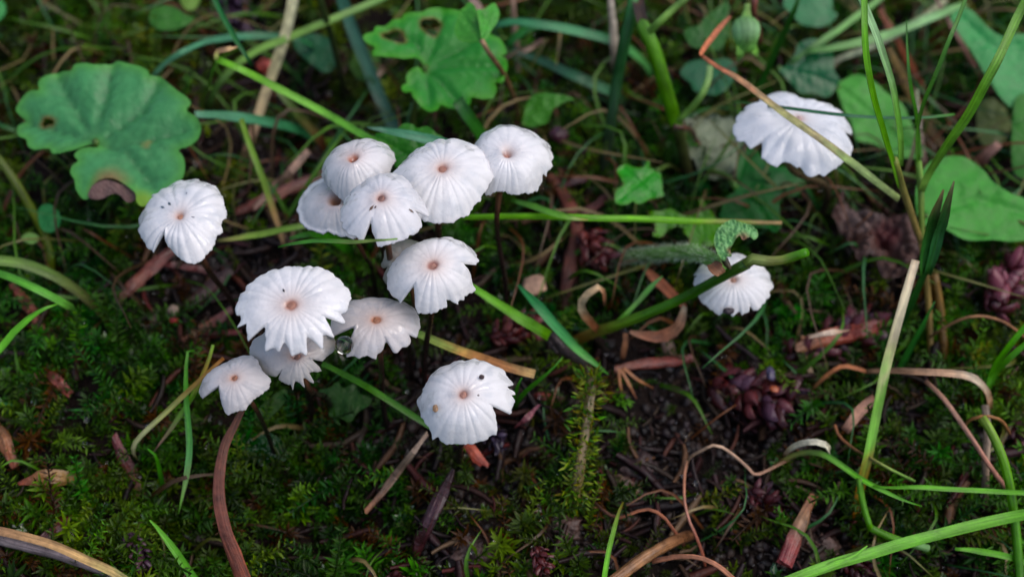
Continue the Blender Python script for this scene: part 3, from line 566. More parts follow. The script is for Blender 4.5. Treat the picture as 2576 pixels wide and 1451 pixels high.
# ------------------------------------------------------------------ broad leaves
def seg_dist(p, a, b):
    ab = b-a; t = np.clip(((p-a)@ab)/max(ab@ab, 1e-9), 0, 1); return np.linalg.norm(p-(a+t[:, None]*ab), axis=1)
def inside(p, poly):
    x, y = p[:, 0], p[:, 1]; c = np.zeros(len(p), bool); m = len(poly)
    for i in range(m):
        x1, y1 = poly[i]; x2, y2 = poly[i-1]
        k = ((y1 > y) != (y2 > y)); 
        with np.errstate(divide='ignore', invalid='ignore'):
            c ^= k & (x < (x2-x1)*(y-y1)/(y2-y1+1e-12)+x1)
    return c
def leaf_geo(ol, z, tilt, holes=(), veins=(), base=(70, 130, 70), edge=None, vein_gain=1.15, patches=(), droop=0.06, crease=0.35, bumpy=0.5, thick=0.12, wrinkle=0.0, absz=False):
    base = tuple(k*0.95 for k in base); edge = None if edge is None else tuple(0.5*(a*0.9+b) for a, b in zip(edge, base))
    ol = np.asarray(ol, float); c = ol.mean(0)
    n = nrm([math.tan(math.radians(tilt[0])), math.tan(math.radians(tilt[1])), 1.0])
    O = P(c[0], c[1], z) if absz else G(c[0], c[1], z)
    e1 = nrm(np.cross([0, 1, 0], n)); e2 = np.cross(n, e1)
    def to2(px): q = np.array([onplane(a, b, O, n) for a, b in px])-O; return np.stack([q@e1, q@e2], -1)
    P2 = smooth_closed(to2(ol)); area = abs(np.sum(P2[:, 0]*np.roll(P2[:, 1], -1)-P2[:, 1]*np.roll(P2[:, 0], -1)))/2; R = math.sqrt(area)
    H2 = []
    for hx, hy, rx, ry, rot in holes:
        a = np.linspace(0, 2*math.pi, 18, endpoint=False); wob = 1+0.15*np.sin(3*a+hx)
        q = np.stack([hx+wob*(np.cos(a)*rx*math.cos(rot)-np.sin(a)*ry*math.sin(rot)), hy+wob*(np.cos(a)*rx*math.sin(rot)+np.sin(a)*ry*math.cos(rot))], -1)
        H2.append(to2(q))
    s = R/32; lo = P2.min(0); hi = P2.max(0)
    gx, gy = np.meshgrid(np.arange(lo[0], hi[0], s), np.arange(lo[1], hi[1], s)); g = np.stack([gx.ravel(), gy.ravel()], -1)+rng.uniform(-0.2, 0.2, (gx.size, 2))*s
    g = g[inside(g, P2)]
    bd = np.min(np.linalg.norm(g[:, None]-P2[None], axis=2), 1); g = g[bd > s*0.5]
    for h in H2: g = g[~inside(g, h)]
    co = [Vector(p) for p in P2]; ed = [(i, (i+1) % len(P2)) for i in range(len(P2))]
    for h in H2:
        o = len(co); co += [Vector(p) for p in h]; ed += [(o+i, o+(i+1) % len(h)) for i in range(len(h))]
    co += [Vector(p) for p in g]
    vv, _, ff, *_ = delaunay_2d_cdt(co, ed, [], 0, 1e-5)
    v2 = np.array([(a.x, a.y) for a in vv]); F = np.array([list(f) for f in ff])
    cen = v2[F].mean(1); ok = inside(cen, P2)
    for h in H2: ok &= ~inside(cen, h)
    F = F[ok]
    sd = rng.random()*50
    zz = -droop*(np.linalg.norm(v2, axis=1)/R)**2*R + bumpy*(fbm(v2[:, 0]/R*3+sd, v2[:, 1]/R*3+sd, 5, 3)-0.5)*R*0.16
    vd = np.full(len(v2), 1e9)
    for vn in veins:
        q = to2(vn)
        for i in range(len(q)-1): vd = np.minimum(vd, seg_dist(v2, q[i], q[i+1]))
    wv = 0.035*R; v2d = np.full(len(v2), 1e9)
    for vn in veins:                                      # finer veins branching off the main ones
        q = catmull(np.c_[to2(vn), np.zeros(len(vn))], 8)[:, :2]
        for i in range(1, 7):
            d = nrm(q[i+1]-q[i-1]); s_ = np.array([-d[1], d[0]])
            for sg in (-1, 1):
                e = q[i]+(d*0.8+s_*sg)*R*0.16*(1-0.08*i); v2d = np.minimum(v2d, seg_dist(v2, q[i], e))
    if len(veins): zz = zz-crease*wv*2.2*np.exp(-(vd/(wv*1.2))**2)-min(crease, 0.8)*wv*0.8*np.exp(-(v2d/(wv*0.7))**2)
    if wrinkle: zz = zz+wrinkle*(np.abs(fbm(v2[:, 0]/R*9+sd, v2[:, 1]/R*9, 6, 3)-0.5)*R*0.25)
    bd = np.min(np.linalg.norm(v2[:, None]-P2[None], axis=2), 1)
    C = np.repeat(lin(base)[None], len(v2), 0)*(0.85+0.3*fbm(v2[:, 0]/R*4+sd, v2[:, 1]/R*4, 7, 3))[:, None]
    if edge is not None: k = np.exp(-(bd/(0.055*R))**2)[:, None]; C = C*(1-k)+lin(edge)*k
    if len(veins): C = C*(1+(vein_gain-1)*np.exp(-(vd/(wv*0.45))**2)+0.5*(vein_gain-1)*np.exp(-(v2d/(wv*0.4))**2))[:, None]
    for px, py, r, cc in patches:
        q = to2([(px, py), (px+r, py)]); rr = np.linalg.norm(q[1]-q[0]); d = np.linalg.norm(v2-q[0], axis=1)*(0.75+0.5*fbm(v2[:, 0]/R*8, v2[:, 1]/R*8, 3, 3))
        k = np.clip(1.5-1.5*d/rr, 0, 1)[:, None]; C = C*(1-k)+lin(cc)*k
    for h in H2:
        d = np.min(np.linalg.norm(v2[:, None]-h[None], axis=2), 1); k = np.exp(-(d/(0.02*R))**2)[:, None]; C = C*(1-k)+lin((110, 90, 50))*k
    top = O+v2[:, :1]*e1+v2[:, 1:]*e2+zz[:, None]*n; bot = top-n*thick; m = len(v2)
    from collections import Counter
    cnt = Counter()
    for a, b, c_ in F:
        for e in ((a, b), (b, c_), (c_, a)): cnt[tuple(sorted(e))] += 1
    faces = [tuple(f) for f in F]+[(f[2]+m, f[1]+m, f[0]+m) for f in F]
    for a, b, c_ in F:
        for e in ((a, b), (b, c_), (c_, a)):
            if cnt[tuple(sorted(e))] == 1: faces.append((e[1]+2*m, e[0]+2*m, e[0]+3*m, e[1]+3*m))
    return np.vstack([top, bot, top, bot]), faces, np.vstack([C, C*0.9, C, C*0.9]), (O, n)
def leaf(name, label, ol, z, tilt=(0, 0), mat='leaf', stalk=None, stalk_w=14, stalk_c=((90, 120, 60), (90, 80, 50)), cat='leaf', part='blade', **kw):
    v, f, c, (O, n) = leaf_geo(ol, z, tilt, **kw)
    if stalk is None: return tag(obj(name, v, f, c, mat), label, cat), O, n
    sp = []
    for q in stalk:
        sp.append(onplane(q[0], q[1], O, n)-n*0.1 if q[2] is None else G(*q))
    t = thing(name, label, cat, sp[-1])
    obj(part, v, f, c, mat, t)
    v, f, c = tube(sp, stalk_w*0.5*mmpp(sp[0]), stalk_c, k=8); obj('leaf_stalk', v, f, c, 'grass', t)
    return t, O, n
RL1 = (0, 200, 2.1988); RL2 = (1420, 0, 2.79); RL3 = (2420, 560, 2.9025); RL4 = (2600, 0, 2.576)
b1 = zm(RL1, [(835, 795)])[0]
L1, O1, N1 = leaf('rounded_leaf', 'large pale green rounded leaf with scalloped edge and a withered brown tip',
 zm(RL1, [(760,840),(660,880),(480,920),(430,865),(300,870),(230,830),(215,770),(140,730),(125,640),(150,590),(180,575),(120,520),(120,470),(180,390),(260,345),(340,345),(325,280),(380,220),(500,185),(620,180),(660,130),(750,120),(830,135),(950,120),(1020,92),(1110,110),(1210,130),(1290,170),(1310,210),(1390,210),(1450,260),(1540,340),(1640,410),(1665,460),(1630,520),(1720,580),(1750,680),(1720,760),(1640,820),(1550,850),(1590,910),(1605,1000),(1590,1090),(1560,1130),(1500,1200),(1400,1280),(1300,1345),(1230,1365),(1195,1320),(1190,1260),(1110,1190),(1000,1130),(900,1140),(820,1190),(780,1290),(720,1300),(660,1220),(655,1140),(625,1090),(640,1020),(690,980),(655,930),(700,880),(770,860),(850,850),(830,800)]),
 15, (-6, -14), holes=[(*zm(RL1, [(395,610)])[0], 17, 6, -0.1)],
 veins=[[b1, zm(RL1, [(620,470)])[0], zm(RL1, [(500,220)])[0]], [b1, zm(RL1, [(850,620)])[0], zm(RL1, [(980,140)])[0]], [b1, zm(RL1, [(1180,800)])[0], zm(RL1, [(1700,640)])[0]], [b1, zm(RL1, [(500,690)])[0], zm(RL1, [(160,590)])[0]], [b1, zm(RL1, [(1100,880)])[0], zm(RL1, [(1330,1180)])[0]], [b1, zm(RL1, [(1230,520)])[0], zm(RL1, [(1380,250)])[0]]],
 mat='satin', base=(96, 156, 106), edge=(120, 180, 84), vein_gain=0.7, patches=[(*zm(RL1, [(960,1170)])[0], 52, (134, 116, 84)), (*zm(RL1, [(1270,805)])[0], 12, (140, 140, 92)), (*zm(RL1, [(1250,1330)])[0], 36, (134, 170, 84))],
 stalk=[(*b1, None), (262, 420, 9), (250, 520, -0.5)], stalk_w=17, crease=0.6, bumpy=0.55)
v, f, c, _ = leaf_geo(zm(RL1, [(770,1290),(790,1220),(840,1170),(940,1140),(1060,1180),(1130,1195),(1200,1250),(1190,1320),(1120,1345),(1070,1290),(1000,1265),(900,1310),(830,1315)]), float((O1-N1*0.1)[2]), (10, -30), base=(112, 84, 78), edge=(80, 58, 56), absz=True, wrinkle=0.6, crease=0)
# the withered tip curls on from the leaf's own surface
shift = np.array([onplane(*zm(RL1, [(960,1165)])[0], O1, N1)])-np.array([onplane(*zm(RL1, [(960,1165)])[0], np.asarray(_[0]), np.asarray(_[1]))])
wt = obj('withered_tip', v+shift*0.97, f, c, 'dry', L1); wt['label'] = 'withered purple brown tip'
b2 = zm(RL2, [(790,735)])[0]
leaf('lobed_leaf', 'green lobed leaf with two round eaten holes',
 zm(RL2, [(770,740),(720,645),(560,655),(420,640),(300,630),(200,620),(205,560),(230,535),(120,470),(90,410),(130,370),(210,340),(230,280),(350,260),(420,200),(520,185),(550,140),(640,125),(740,125),(830,80),(940,65),(1050,80),(1180,100),(1300,110),(1450,200),(1520,370),(1620,420),(1680,520),(1690,600),(1640,610),(1690,660),(1705,740),(1680,830),(1650,910),(1560,910),(1585,970),(1560,1050),(1530,1080),(1420,1085),(1310,1070),(1290,1130),(1240,1200),(1180,1220),(1060,1200),(960,1165),(920,1220),(840,1240),(760,1200),(690,1130),(640,1060),(630,1015),(560,1020),(520,980),(530,930),(575,905),(570,830),(620,770),(690,740)]),
 17, (5, -16), holes=[(*zm(RL2, [(440,390)])[0], 29, 16, 0.22), (*zm(RL2, [(850,275)])[0], 25, 21, 0.1)],
 veins=[[b2, zm(RL2, [(700,480)])[0], zm(RL2, [(330,300)])[0]], [b2, zm(RL2, [(880,450)])[0], zm(RL2, [(980,120)])[0]], [b2, zm(RL2, [(1300,470)])[0]], [b2, zm(RL2, [(1180,720)])[0], zm(RL2, [(1620,700)])[0]], [b2, zm(RL2, [(1000,950)])[0], zm(RL2, [(1180,1150)])[0]], [b2, zm(RL2, [(830,1150)])[0]]],
 mat='satin', base=(76, 150, 74), edge=(104, 172, 62), vein_gain=0.85, stalk=[(*b2, None), (1040, 290, 8), (1035, 400, -0.5)], stalk_w=16, crease=0.55, bumpy=0.6)
# two serrated leaflets on a brown stalk
tri = thing('leaf_sprig', 'two serrated bright green leaflets on a brown arching stalk', 'sprig', G(1302, 318, 0))
for ol, tl in (([(1420,460),(1200,460),(1130,410),(1110,340),(1125,260),(1150,190),(1180,110),(1230,70),(1250,30),(1290,25),(1330,60),(1370,150),(1390,260),(1420,400)], (-14, -20)), ([(1425,440),(1400,320),(1375,200),(1365,110),(1430,110),(1500,60),(1560,25),(1590,60),(1610,130),(1600,220),(1570,280),(1520,350),(1480,420)], (22, -20))):
    q = zm(RL2, ol); m = zm(RL2, [(1420,440)])[0]; ce = np.mean(q, 0)
    v, f, c, _ = leaf_geo(q, 24, tl, veins=[[m, tuple(2*ce-np.array(m))], [m, (ce[0]-16, ce[1]-10)]], base=(92, 164, 78), edge=(120, 186, 84), crease=0.6, bumpy=0.8)
    obj('leaflet', v, f, c, 'leaf', tri)
sp = [(*zm(RL2, [(1415,455)])[0], 23.5), (*zm(RL2, [(1500,600)])[0], 21), (*zm(RL2, [(1640,800)])[0], 16), (*zm(RL2, [(1740,1000)])[0], 10), (*zm(RL2, [(1800,1200)])[0], 4), (1302, 318, -0.3)]
v, f, c = tube(path(sp), 0.32, [(150, 120, 90), (110, 72, 46), (116, 84, 54), (104, 78, 50), (90, 64, 44)]); obj('stalk', v, f, c, 'dry', tri)
leaf('serrated_leaf', 'small hairy serrated leaf with a pointed tip growing behind the round cap', zm(RL2, [(1860,1360),(1890,1270),(1900,1180),(1940,1100),(2020,1050),(2130,1035),(2250,1045),(2340,1055),(2440,1095),(2340,1130),(2270,1180),(2210,1220),(2180,1290),(2150,1360),(2080,1390),(1990,1415),(1900,1400)]), 9, (-10, -20),
 veins=[[zm(RL2, [(1870,1390)])[0], zm(RL2, [(2430,1095)])[0]]], base=(78, 136, 58), edge=(96, 150, 66), stalk=[(*zm(RL2, [(1880,1385)])[0], None), (1300, 330, -0.4)], stalk_w=10, bumpy=1.0)
leaf('scalloped_leaf', 'dark green scalloped leaf peeping out behind the broad upper caps', [(945,335),(985,335),(1003,322),(1016,311),(1040,312),(1050,322),(1072,317),(1088,326),(1098,336),(1115,345),(1120,372),(1080,420),(1040,440),(1000,425),(985,395),(960,372),(946,356)], 18, (0, -20),
 veins=[[(1060, 410), (960, 350)], [(1060, 410), (1040, 320)]], base=(44, 116, 26), edge=(66, 140, 40), stalk=[(1060, 410, None), (1075, 470, -0.5)], stalk_w=12)
leaf('small_lobed_leaf', 'small glossy bright green lobed leaf left of the dark stem node', zm(RL3, [(140,350),(180,300),(250,275),(320,310),(400,325),(460,300),(500,230),(520,260),(525,320),(600,350),(650,380),(665,470),(670,580),(690,635),(620,660),(530,675),(470,710),(400,735),(340,715),(325,700),(270,740),(190,745),(130,720),(115,670),(130,580),(200,540),(215,500),(180,430)]), 8, (4, -10), mat='glossy',
 veins=[[zm(RL3, [(600,350)])[0], zm(RL3, [(400,480)])[0], zm(RL3, [(180,680)])[0]], [zm(RL3, [(400,480)])[0], zm(RL3, [(200,320)])[0]], [zm(RL3, [(400,480)])[0], zm(RL3, [(560,640)])[0]]], base=(60, 156, 48), edge=(104, 160, 50), vein_gain=1.25,
 stalk=[(*zm(RL3, [(600,350)])[0], None), (*zm(RL3, [(760,300)])[0], 5), (1715, 445, -0.4)], stalk_w=12)
bl9 = zm(RL3, [(1515,540)])[0]
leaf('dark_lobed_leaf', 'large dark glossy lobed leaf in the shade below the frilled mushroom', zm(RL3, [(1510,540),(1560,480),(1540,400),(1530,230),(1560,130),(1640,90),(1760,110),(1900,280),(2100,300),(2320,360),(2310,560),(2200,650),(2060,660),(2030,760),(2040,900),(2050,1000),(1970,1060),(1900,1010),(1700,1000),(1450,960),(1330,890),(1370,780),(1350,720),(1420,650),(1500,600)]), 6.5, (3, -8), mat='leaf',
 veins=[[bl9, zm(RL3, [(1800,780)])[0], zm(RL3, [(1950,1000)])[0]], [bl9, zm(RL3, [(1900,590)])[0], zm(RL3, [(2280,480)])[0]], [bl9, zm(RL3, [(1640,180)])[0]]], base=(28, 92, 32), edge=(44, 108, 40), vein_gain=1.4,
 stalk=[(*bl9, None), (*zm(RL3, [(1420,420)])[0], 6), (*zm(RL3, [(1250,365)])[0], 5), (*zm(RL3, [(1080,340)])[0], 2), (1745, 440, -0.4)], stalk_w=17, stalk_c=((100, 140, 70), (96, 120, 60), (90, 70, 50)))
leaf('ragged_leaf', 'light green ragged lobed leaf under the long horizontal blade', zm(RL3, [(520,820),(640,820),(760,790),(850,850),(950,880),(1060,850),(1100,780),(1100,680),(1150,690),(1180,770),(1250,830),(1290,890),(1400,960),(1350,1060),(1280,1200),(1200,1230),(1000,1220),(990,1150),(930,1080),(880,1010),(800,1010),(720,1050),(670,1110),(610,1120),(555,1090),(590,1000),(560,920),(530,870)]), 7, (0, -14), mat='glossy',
 veins=[[zm(RL3, [(1150,1180)])[0], zm(RL3, [(1000,950)])[0], zm(RL3, [(620,880)])[0]], [zm(RL3, [(1150,1180)])[0], zm(RL3, [(1130,740)])[0]]], base=(92, 152, 56), edge=(120, 170, 60), stalk=[(*zm(RL3, [(1150,1190)])[0], None), (1790, 700, -0.4)], stalk_w=12)
leaf('pale_leaf', 'pale faded scalloped leaf behind the thick stem', [(1702,315),(1722,296),(1740,300),(1752,286),(1776,300),(1795,284),(1815,300),(1838,294),(1852,310),(1870,330),(1866,365),(1858,400),(1855,440),(1820,450),(1785,446),(1757,425),(1745,400),(1722,392),(1712,350)], 5, (0, -20), base=(150, 160, 132), edge=(176, 186, 158), bumpy=1.2, wrinkle=0.3,
 stalk=[(1770, 400, None), (1750, 440, -0.4)], stalk_w=9)
leaf('round_leaf', 'round dark teal leaf beneath the curved green shoot', zm(RL4, [(320,720),(400,640),(520,610),(650,620),(760,600),(860,630),(890,720),(860,820),(790,920),(730,960),(650,980),(540,960),(450,930),(420,860),(370,820),(320,770)]), 7, (0, -22), base=(44, 104, 70), edge=(60, 128, 74),
 veins=[[zm(RL4, [(600,640)])[0], zm(RL4, [(560,930)])[0]], [zm(RL4, [(600,640)])[0], zm(RL4, [(780,860)])[0]]], stalk=[(*zm(RL4, [(600,640)])[0], None), (1745, 250, -0.4)], stalk_w=10)
leaf('toothed_leaf', 'mid green toothed leaf behind the orange bend of the straw', zm(RL4, [(350,330),(400,290),(510,265),(560,180),(650,120),(720,60),(780,20),(820,60),(810,140),(760,230),(830,300),(780,420),(700,520),(600,500),(520,500),(420,470),(380,400)]), 9, (0, -25), base=(54, 106, 48), edge=(72, 126, 56), veins=[[zm(RL4, [(560,500)])[0], zm(RL4, [(760,80)])[0]]], stalk=[(*zm(RL4, [(570,490)])[0], None), (1748, 235, -0.4)], stalk_w=10)
leaf('blue_green_leaf', 'dark blue green glossy leaf above the frilled mushroom', zm(RL4, [(1490,560),(1520,470),(1580,420),(1700,400),(1850,480),(1900,600),(1900,720),(1960,820),(1900,940),(1820,1000),(1700,960),(1560,960),(1480,880),(1360,760),(1310,680),(1400,680)]), 12, (0, -28), mat='glossy', base=(38, 96, 58), edge=(52, 112, 62),
 veins=[[zm(RL4, [(1330,690)])[0], zm(RL4, [(1700,780)])[0], zm(RL4, [(1920,860)])[0]], [zm(RL4, [(1500,720)])[0], zm(RL4, [(1700,500)])[0]]], stalk=[(*zm(RL4, [(1330,690)])[0], None), (1935, 300, -0.4)], stalk_w=11)
leaf('lobed_background_leaf', 'hazy grey green lobed leaf at the upper edge beside the dark blade', zm(RL4, [(1380,60),(1420,-60),(1600,-90),(1860,-60),(1880,100),(1930,150),(1880,220),(1760,280),(1640,270),(1540,240),(1480,160)]), 9, (0, -25), mat='satin', base=(76, 136, 92), edge=(90, 150, 104), stalk=[(*zm(RL4, [(1600,150)])[0], None), (2010, 130, -0.4)], stalk_w=11)
leaf('plain_leaf', 'flat bright green leaf crossed by thin upright grass', [(2105,215),(2130,195),(2160,185),(2200,205),(2232,235),(2270,262),(2290,300),(2312,350),(2320,395),(2250,388),(2200,362),(2155,352),(2140,310),(2118,262)], 9, (0, -22), base=(96, 168, 82), edge=(110, 180, 92), veins=[[(2110, 215), (2300, 380)]], stalk=[(2110, 218, None), (2095, 330, -0.4)], stalk_w=11)
leaf('oval_leaf', 'broad bright green oval leaf behind the split grass shoot', [(2318,440),(2335,412),(2358,396),(2400,390),(2440,400),(2478,430),(2500,458),(2540,486),(2590,500),(2640,540),(2620,590),(2560,604),(2500,602),(2430,602),(2380,578),(2330,565),(2308,530),(2305,480)], 10, (0, -16), base=(86, 162, 74), edge=(98, 172, 84), veins=[[(2330, 540), (2460, 500), (2610, 540)]], stalk=[(2330, 540, None), (2345, 640, -0.4)], stalk_w=13, vein_gain=1.1)
leaf('wide_leaf', 'wide blurred green leaf hanging in the upper corner behind a stem', [(2393,40),(2420,18),(2448,25),(2480,62),(2520,92),(2560,85),(2620,100),(2640,200),(2620,290),(2560,275),(2520,245),(2490,205),(2470,172),(2440,120),(2415,85)], 14, (0, -24), mat='satin', base=(86, 160, 98), edge=(70, 140, 74), veins=[[(2600, 110), (2500, 120), (2420, 40)]], stalk=[(2600, 110, None), (2620, 330, -0.4)], stalk_w=12)
leaf('yellowing_leaf', 'yellowish pale leaf under the wide corner leaf', [(2460,270),(2490,246),(2525,262),(2545,310),(2530,350),(2490,378),(2462,340)], 5, (0, -18), base=(138, 150, 92), bumpy=1.0, stalk=[(2500, 300, None), (2500, 370, -0.4)], stalk_w=9)
leaf('drooping_leaf', 'dark green strap leaf drooping at the margin above the oval leaf', [(2556,250),(2590,235),(2640,260),(2640,440),(2590,452),(2552,430),(2545,350)], 10, (0, -25), base=(62, 124, 50), stalk=[(2600, 420, None), (2610, 500, -0.4)], stalk_w=10)
leaf('teal_leaf', 'small dark teal leaf beside the thin black stem', [(737,105),(760,92),(792,84),(830,100),(846,128),(842,166),(818,182),(790,166),(752,134)], 8, (0, -20), base=(46, 96, 62), edge=(60, 118, 76), veins=[[(830, 165), (750, 105)]], stalk=[(830, 165, None), (850, 215, -0.4)], stalk_w=9)
leaf('shaded_leaflet', 'small olive rounded leaflet left of the holed leaf', [(878,158),(896,132),(925,126),(950,134),(956,160),(940,188),(912,205),(886,180)], 7, (0, -20), base=(62, 98, 36), stalk=[(915, 195, None), (930, 240, -0.4)], stalk_w=9)
leaf('pointed_leaf', 'small pointed green leaf near the purple catkin', [(375,42),(384,22),(408,14),(438,18),(462,34),(488,46),(470,62),(440,74),(404,76),(382,62)], 8, (0, -18), base=(70, 122, 56), edge=(84, 138, 68), veins=[[(380, 45), (480, 48)]], stalk=[(378, 46, None), (360, 120, -0.4)], stalk_w=8)
leaf('seedling_leaf', 'small round green seedling leaf on the olive stem', [(95,545),(100,520),(122,512),(146,530),(152,558),(134,582),(106,578)], 7, (0, -15), base=(66, 138, 80), stalk=[(120, 560, None), (125, 640, -0.4)], stalk_w=8)
leaf('seedling_leaf', 'tiny yellow green seedling leaf edged with red', [(52,600),(70,585),(92,590),(98,604),(78,614)], 7, (0, -15), base=(120, 160, 90), edge=(150, 110, 80), stalk=[(76, 600, None), (90, 680, -0.4)], stalk_w=7)
leaf('corner_leaf', 'sliver of pale green leaf cut by the frame near the straw', [(-30,-10),(8,5),(13,30),(2,48),(-30,60)], 9, (0, -18), base=(90, 160, 96), stalk=[(-10, 30, None), (-15, 130, -0.4)], stalk_w=8)
leaf('pale_shoot_leaf', 'short pale green leaf tip poking down from the top edge', [(452,-20),(505,-20),(498,12),(478,28),(460,16)], 9, (0, -18), base=(126, 160, 84), stalk=[(480, 10, None), (482, 110, -0.4)], stalk_w=8)
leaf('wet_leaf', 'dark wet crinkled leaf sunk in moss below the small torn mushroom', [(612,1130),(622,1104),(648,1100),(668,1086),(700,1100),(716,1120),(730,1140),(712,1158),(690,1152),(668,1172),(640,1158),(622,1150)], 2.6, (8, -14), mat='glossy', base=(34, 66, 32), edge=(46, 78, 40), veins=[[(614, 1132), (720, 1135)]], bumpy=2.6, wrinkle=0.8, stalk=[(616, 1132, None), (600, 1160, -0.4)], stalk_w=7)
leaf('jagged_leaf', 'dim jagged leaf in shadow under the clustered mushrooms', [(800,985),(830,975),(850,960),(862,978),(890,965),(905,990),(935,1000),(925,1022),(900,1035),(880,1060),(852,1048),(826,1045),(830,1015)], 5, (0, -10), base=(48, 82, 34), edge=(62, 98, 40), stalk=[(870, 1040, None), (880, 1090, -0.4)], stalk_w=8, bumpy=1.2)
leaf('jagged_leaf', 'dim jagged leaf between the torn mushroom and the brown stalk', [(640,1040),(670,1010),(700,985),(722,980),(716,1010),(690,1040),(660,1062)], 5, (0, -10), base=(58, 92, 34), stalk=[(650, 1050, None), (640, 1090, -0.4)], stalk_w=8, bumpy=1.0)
RD = (2996, 560, 2.34)
leaf('dead_leaf', 'crumpled dark brown dead leaf beside the straw', zm(RD, [(780,700),(840,560),(880,450),(905,480),(960,600),(1040,660),(1160,690),(1300,730),(1480,720),(1560,760),(1620,1000),(1500,1200),(1300,1280),(1220,1200),(1150,1100),(1060,1140),(1000,1130),(960,1040),(900,900),(850,800)]), 6, (-8, -10), mat='dry', base=(84, 56, 48), edge=(60, 38, 34), wrinkle=1.8, bumpy=3.0,
 patches=[(*zm(RD, [(1050,720)])[0], 60, (118, 96, 90)), (*zm(RD, [(1300,880)])[0], 50, (84, 36, 36))], veins=[[zm(RD, [(880,500)])[0], zm(RD, [(1200,870)])[0], zm(RD, [(1400,1150)])[0]], [zm(RD, [(1200,870)])[0], zm(RD, [(960,960)])[0]]], crease=2.0, cat='dead leaf')

# ------------------------------------------------------------------ grass blades, straws and stems
GB, GM, GD, TL, ST, TN, OR, BN = (124, 184, 74), (92, 152, 62), (52, 104, 50), (66, 130, 90), (206, 190, 150), (180, 134, 98), (176, 104, 62), (116, 66, 46)
def blade(label, pts, w, cols, name='grass_strand', cat='grass blade', parent=None, taper=(0.6, 1, 1, 0.2), fold=0.16, mat='grass', roll=0.0, jit=0.05, **kw):
    q = path(pts); wd = w*np.mean([mmpp(a) for a in q])
    v, f, c = ribbon(q, wd, cols, taper, fold, roll=roll, jit=jit, **kw)
    o = obj(name, v, f, c, mat, parent)
    if parent is None: tag(o, label, cat)
    return o
def stem(label, pts, w, cols, name='plant_stem', cat='stem', parent=None, taper=(1, 1), mat='grass', flat=1.0, lump=0.04, **kw):
    q = path(pts); rd = 0.5*w*np.mean([mmpp(a) for a in q])
    v, f, c = tube(q, rd, cols, taper=taper, flat=flat, lump=lump, **kw)
    o = obj(name, v, f, c, mat, parent)
    if parent is None: tag(o, label, cat)
    return o
# folded blade with a dry bent tip, upper left
t = thing('grass_leaf', 'bright green blade folded over with a dry tan tip near the pale straw', 'grass blade', G(500, 340, 0))
blade('', [(545,150,23),(600,172,23),(680,212,22),(760,255,21),(850,303,20),(935,350,19),(985,376,18)], 19, [GB, GB, (118,178,80), GM], 'blade', parent=t, taper=(0.9, 1, 1, 0.9), fold=0.1)
blade('', [(546,149,23),(538,172,20),(525,215,13),(510,262,6),(500,340,-0.5)], 15, [GB, GM, (96,116,50), (84,90,44)], 'sheath', parent=t, taper=(1, 0.9, 0.8, 0.8))
blade('', [(545,152,23),(548,130,24),(575,124,24.5),(598,118,24)], 13, [(140,160,70), TN, (206,172,120), TN], 'dry_tip', parent=t, taper=(0.9, 1.1, 0.8, 0.4), mat='dry')
blade('pale tan straw standing beside the folded green blade', [(742,-40,20),(735,20,18),(712,110,15),(680,205,11),(645,310,6),(612,415,2),(600,470,-0.5)], 27, [(200,196,150), (196,190,146), (184,170,124), (170,132,104), (150,104,84)], 'straw', 'straw', taper=(1, 1, 0.9, 0.7), mat='dry')
blade('long light green blade crossing the pale straw', [(1000,-20,19),(950,2,18.5),(830,52,17),(720,98,15.5),(640,132,14),(560,200,8),(520,280,-0.5)], 20, [(108,150,84), (132,168,92), (128,166,88), (96,130,70)], taper=(0.8, 1, 1, 0.7))
blade('thin dark green blade leaning over the dry folded tip', [(530,-30,27),(552,25,26),(585,85,25),(618,140,23.5),(634,168,22)], 14, [(40,104,52), (44,108,54), (38,84,44)], taper=(0.9, 1, 0.9, 0.5))
blade('arching blue green blade rising from the big rounded leaf', [(380,196,12),(415,160,13),(465,128,14),(530,104,14),(620,92,14),(700,92,13),(752,100,12),(800,130,6),(830,200,-0.5)], 19, [(90,142,104), (82,140,104), (60,120,78), (56,108,64)], taper=(0.6, 1, 1, 0.7))
blade('short blue green blade pointing level from the big leaf', [(492,290,14),(560,292,12),(640,302,10),(740,324,8),(800,362,-0.5)], 26, [(112,164,130), (84,146,106), (64,126,82), (44,96,56)], taper=(0.7, 1, 1, 0.8))
stem('thin blackish green stem between the teal leaf and the holed leaf', [(795,-40,22),(812,20,19),(830,80,15),(845,140,10),(862,215,4),(870,280,-0.5)], 15, [(60,76,40), (46,56,34), (40,40,30)], 'dark_weed')
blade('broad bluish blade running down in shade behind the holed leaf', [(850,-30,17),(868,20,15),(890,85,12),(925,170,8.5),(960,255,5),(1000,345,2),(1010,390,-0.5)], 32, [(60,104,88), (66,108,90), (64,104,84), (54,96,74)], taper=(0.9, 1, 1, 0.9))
blade('thin olive blade dropping left of the upper cluster', [(608,300,17),(628,360,15),(650,420,13),(676,495,10),(700,565,7),(716,622,4)], 17, [(112,140,60), (120,156,66), (120,148,68), (170,140,96), (206,170,136)], taper=(0.7, 1, 1, 0.6))
blade('olive and brown blade slanting down behind the domed mushroom', [(690,215,13),(730,262,11),(772,312,8),(806,352,5),(830,400,-0.5)], 22, [(86,110,50), (80,100,48), (130,92,66), (120,76,50)], taper=(0.7, 1, 1, 0.6))
blade('dull yellow green blade lying flat left of the clustered mushrooms', [(548,606,9),(600,598,9.5),(680,584,10),(762,568,10),(800,562,9)], 16, [(170,160,100), (132,160,80), (124,158,76), (118,150,72)], taper=(0.4, 1, 1, 1))
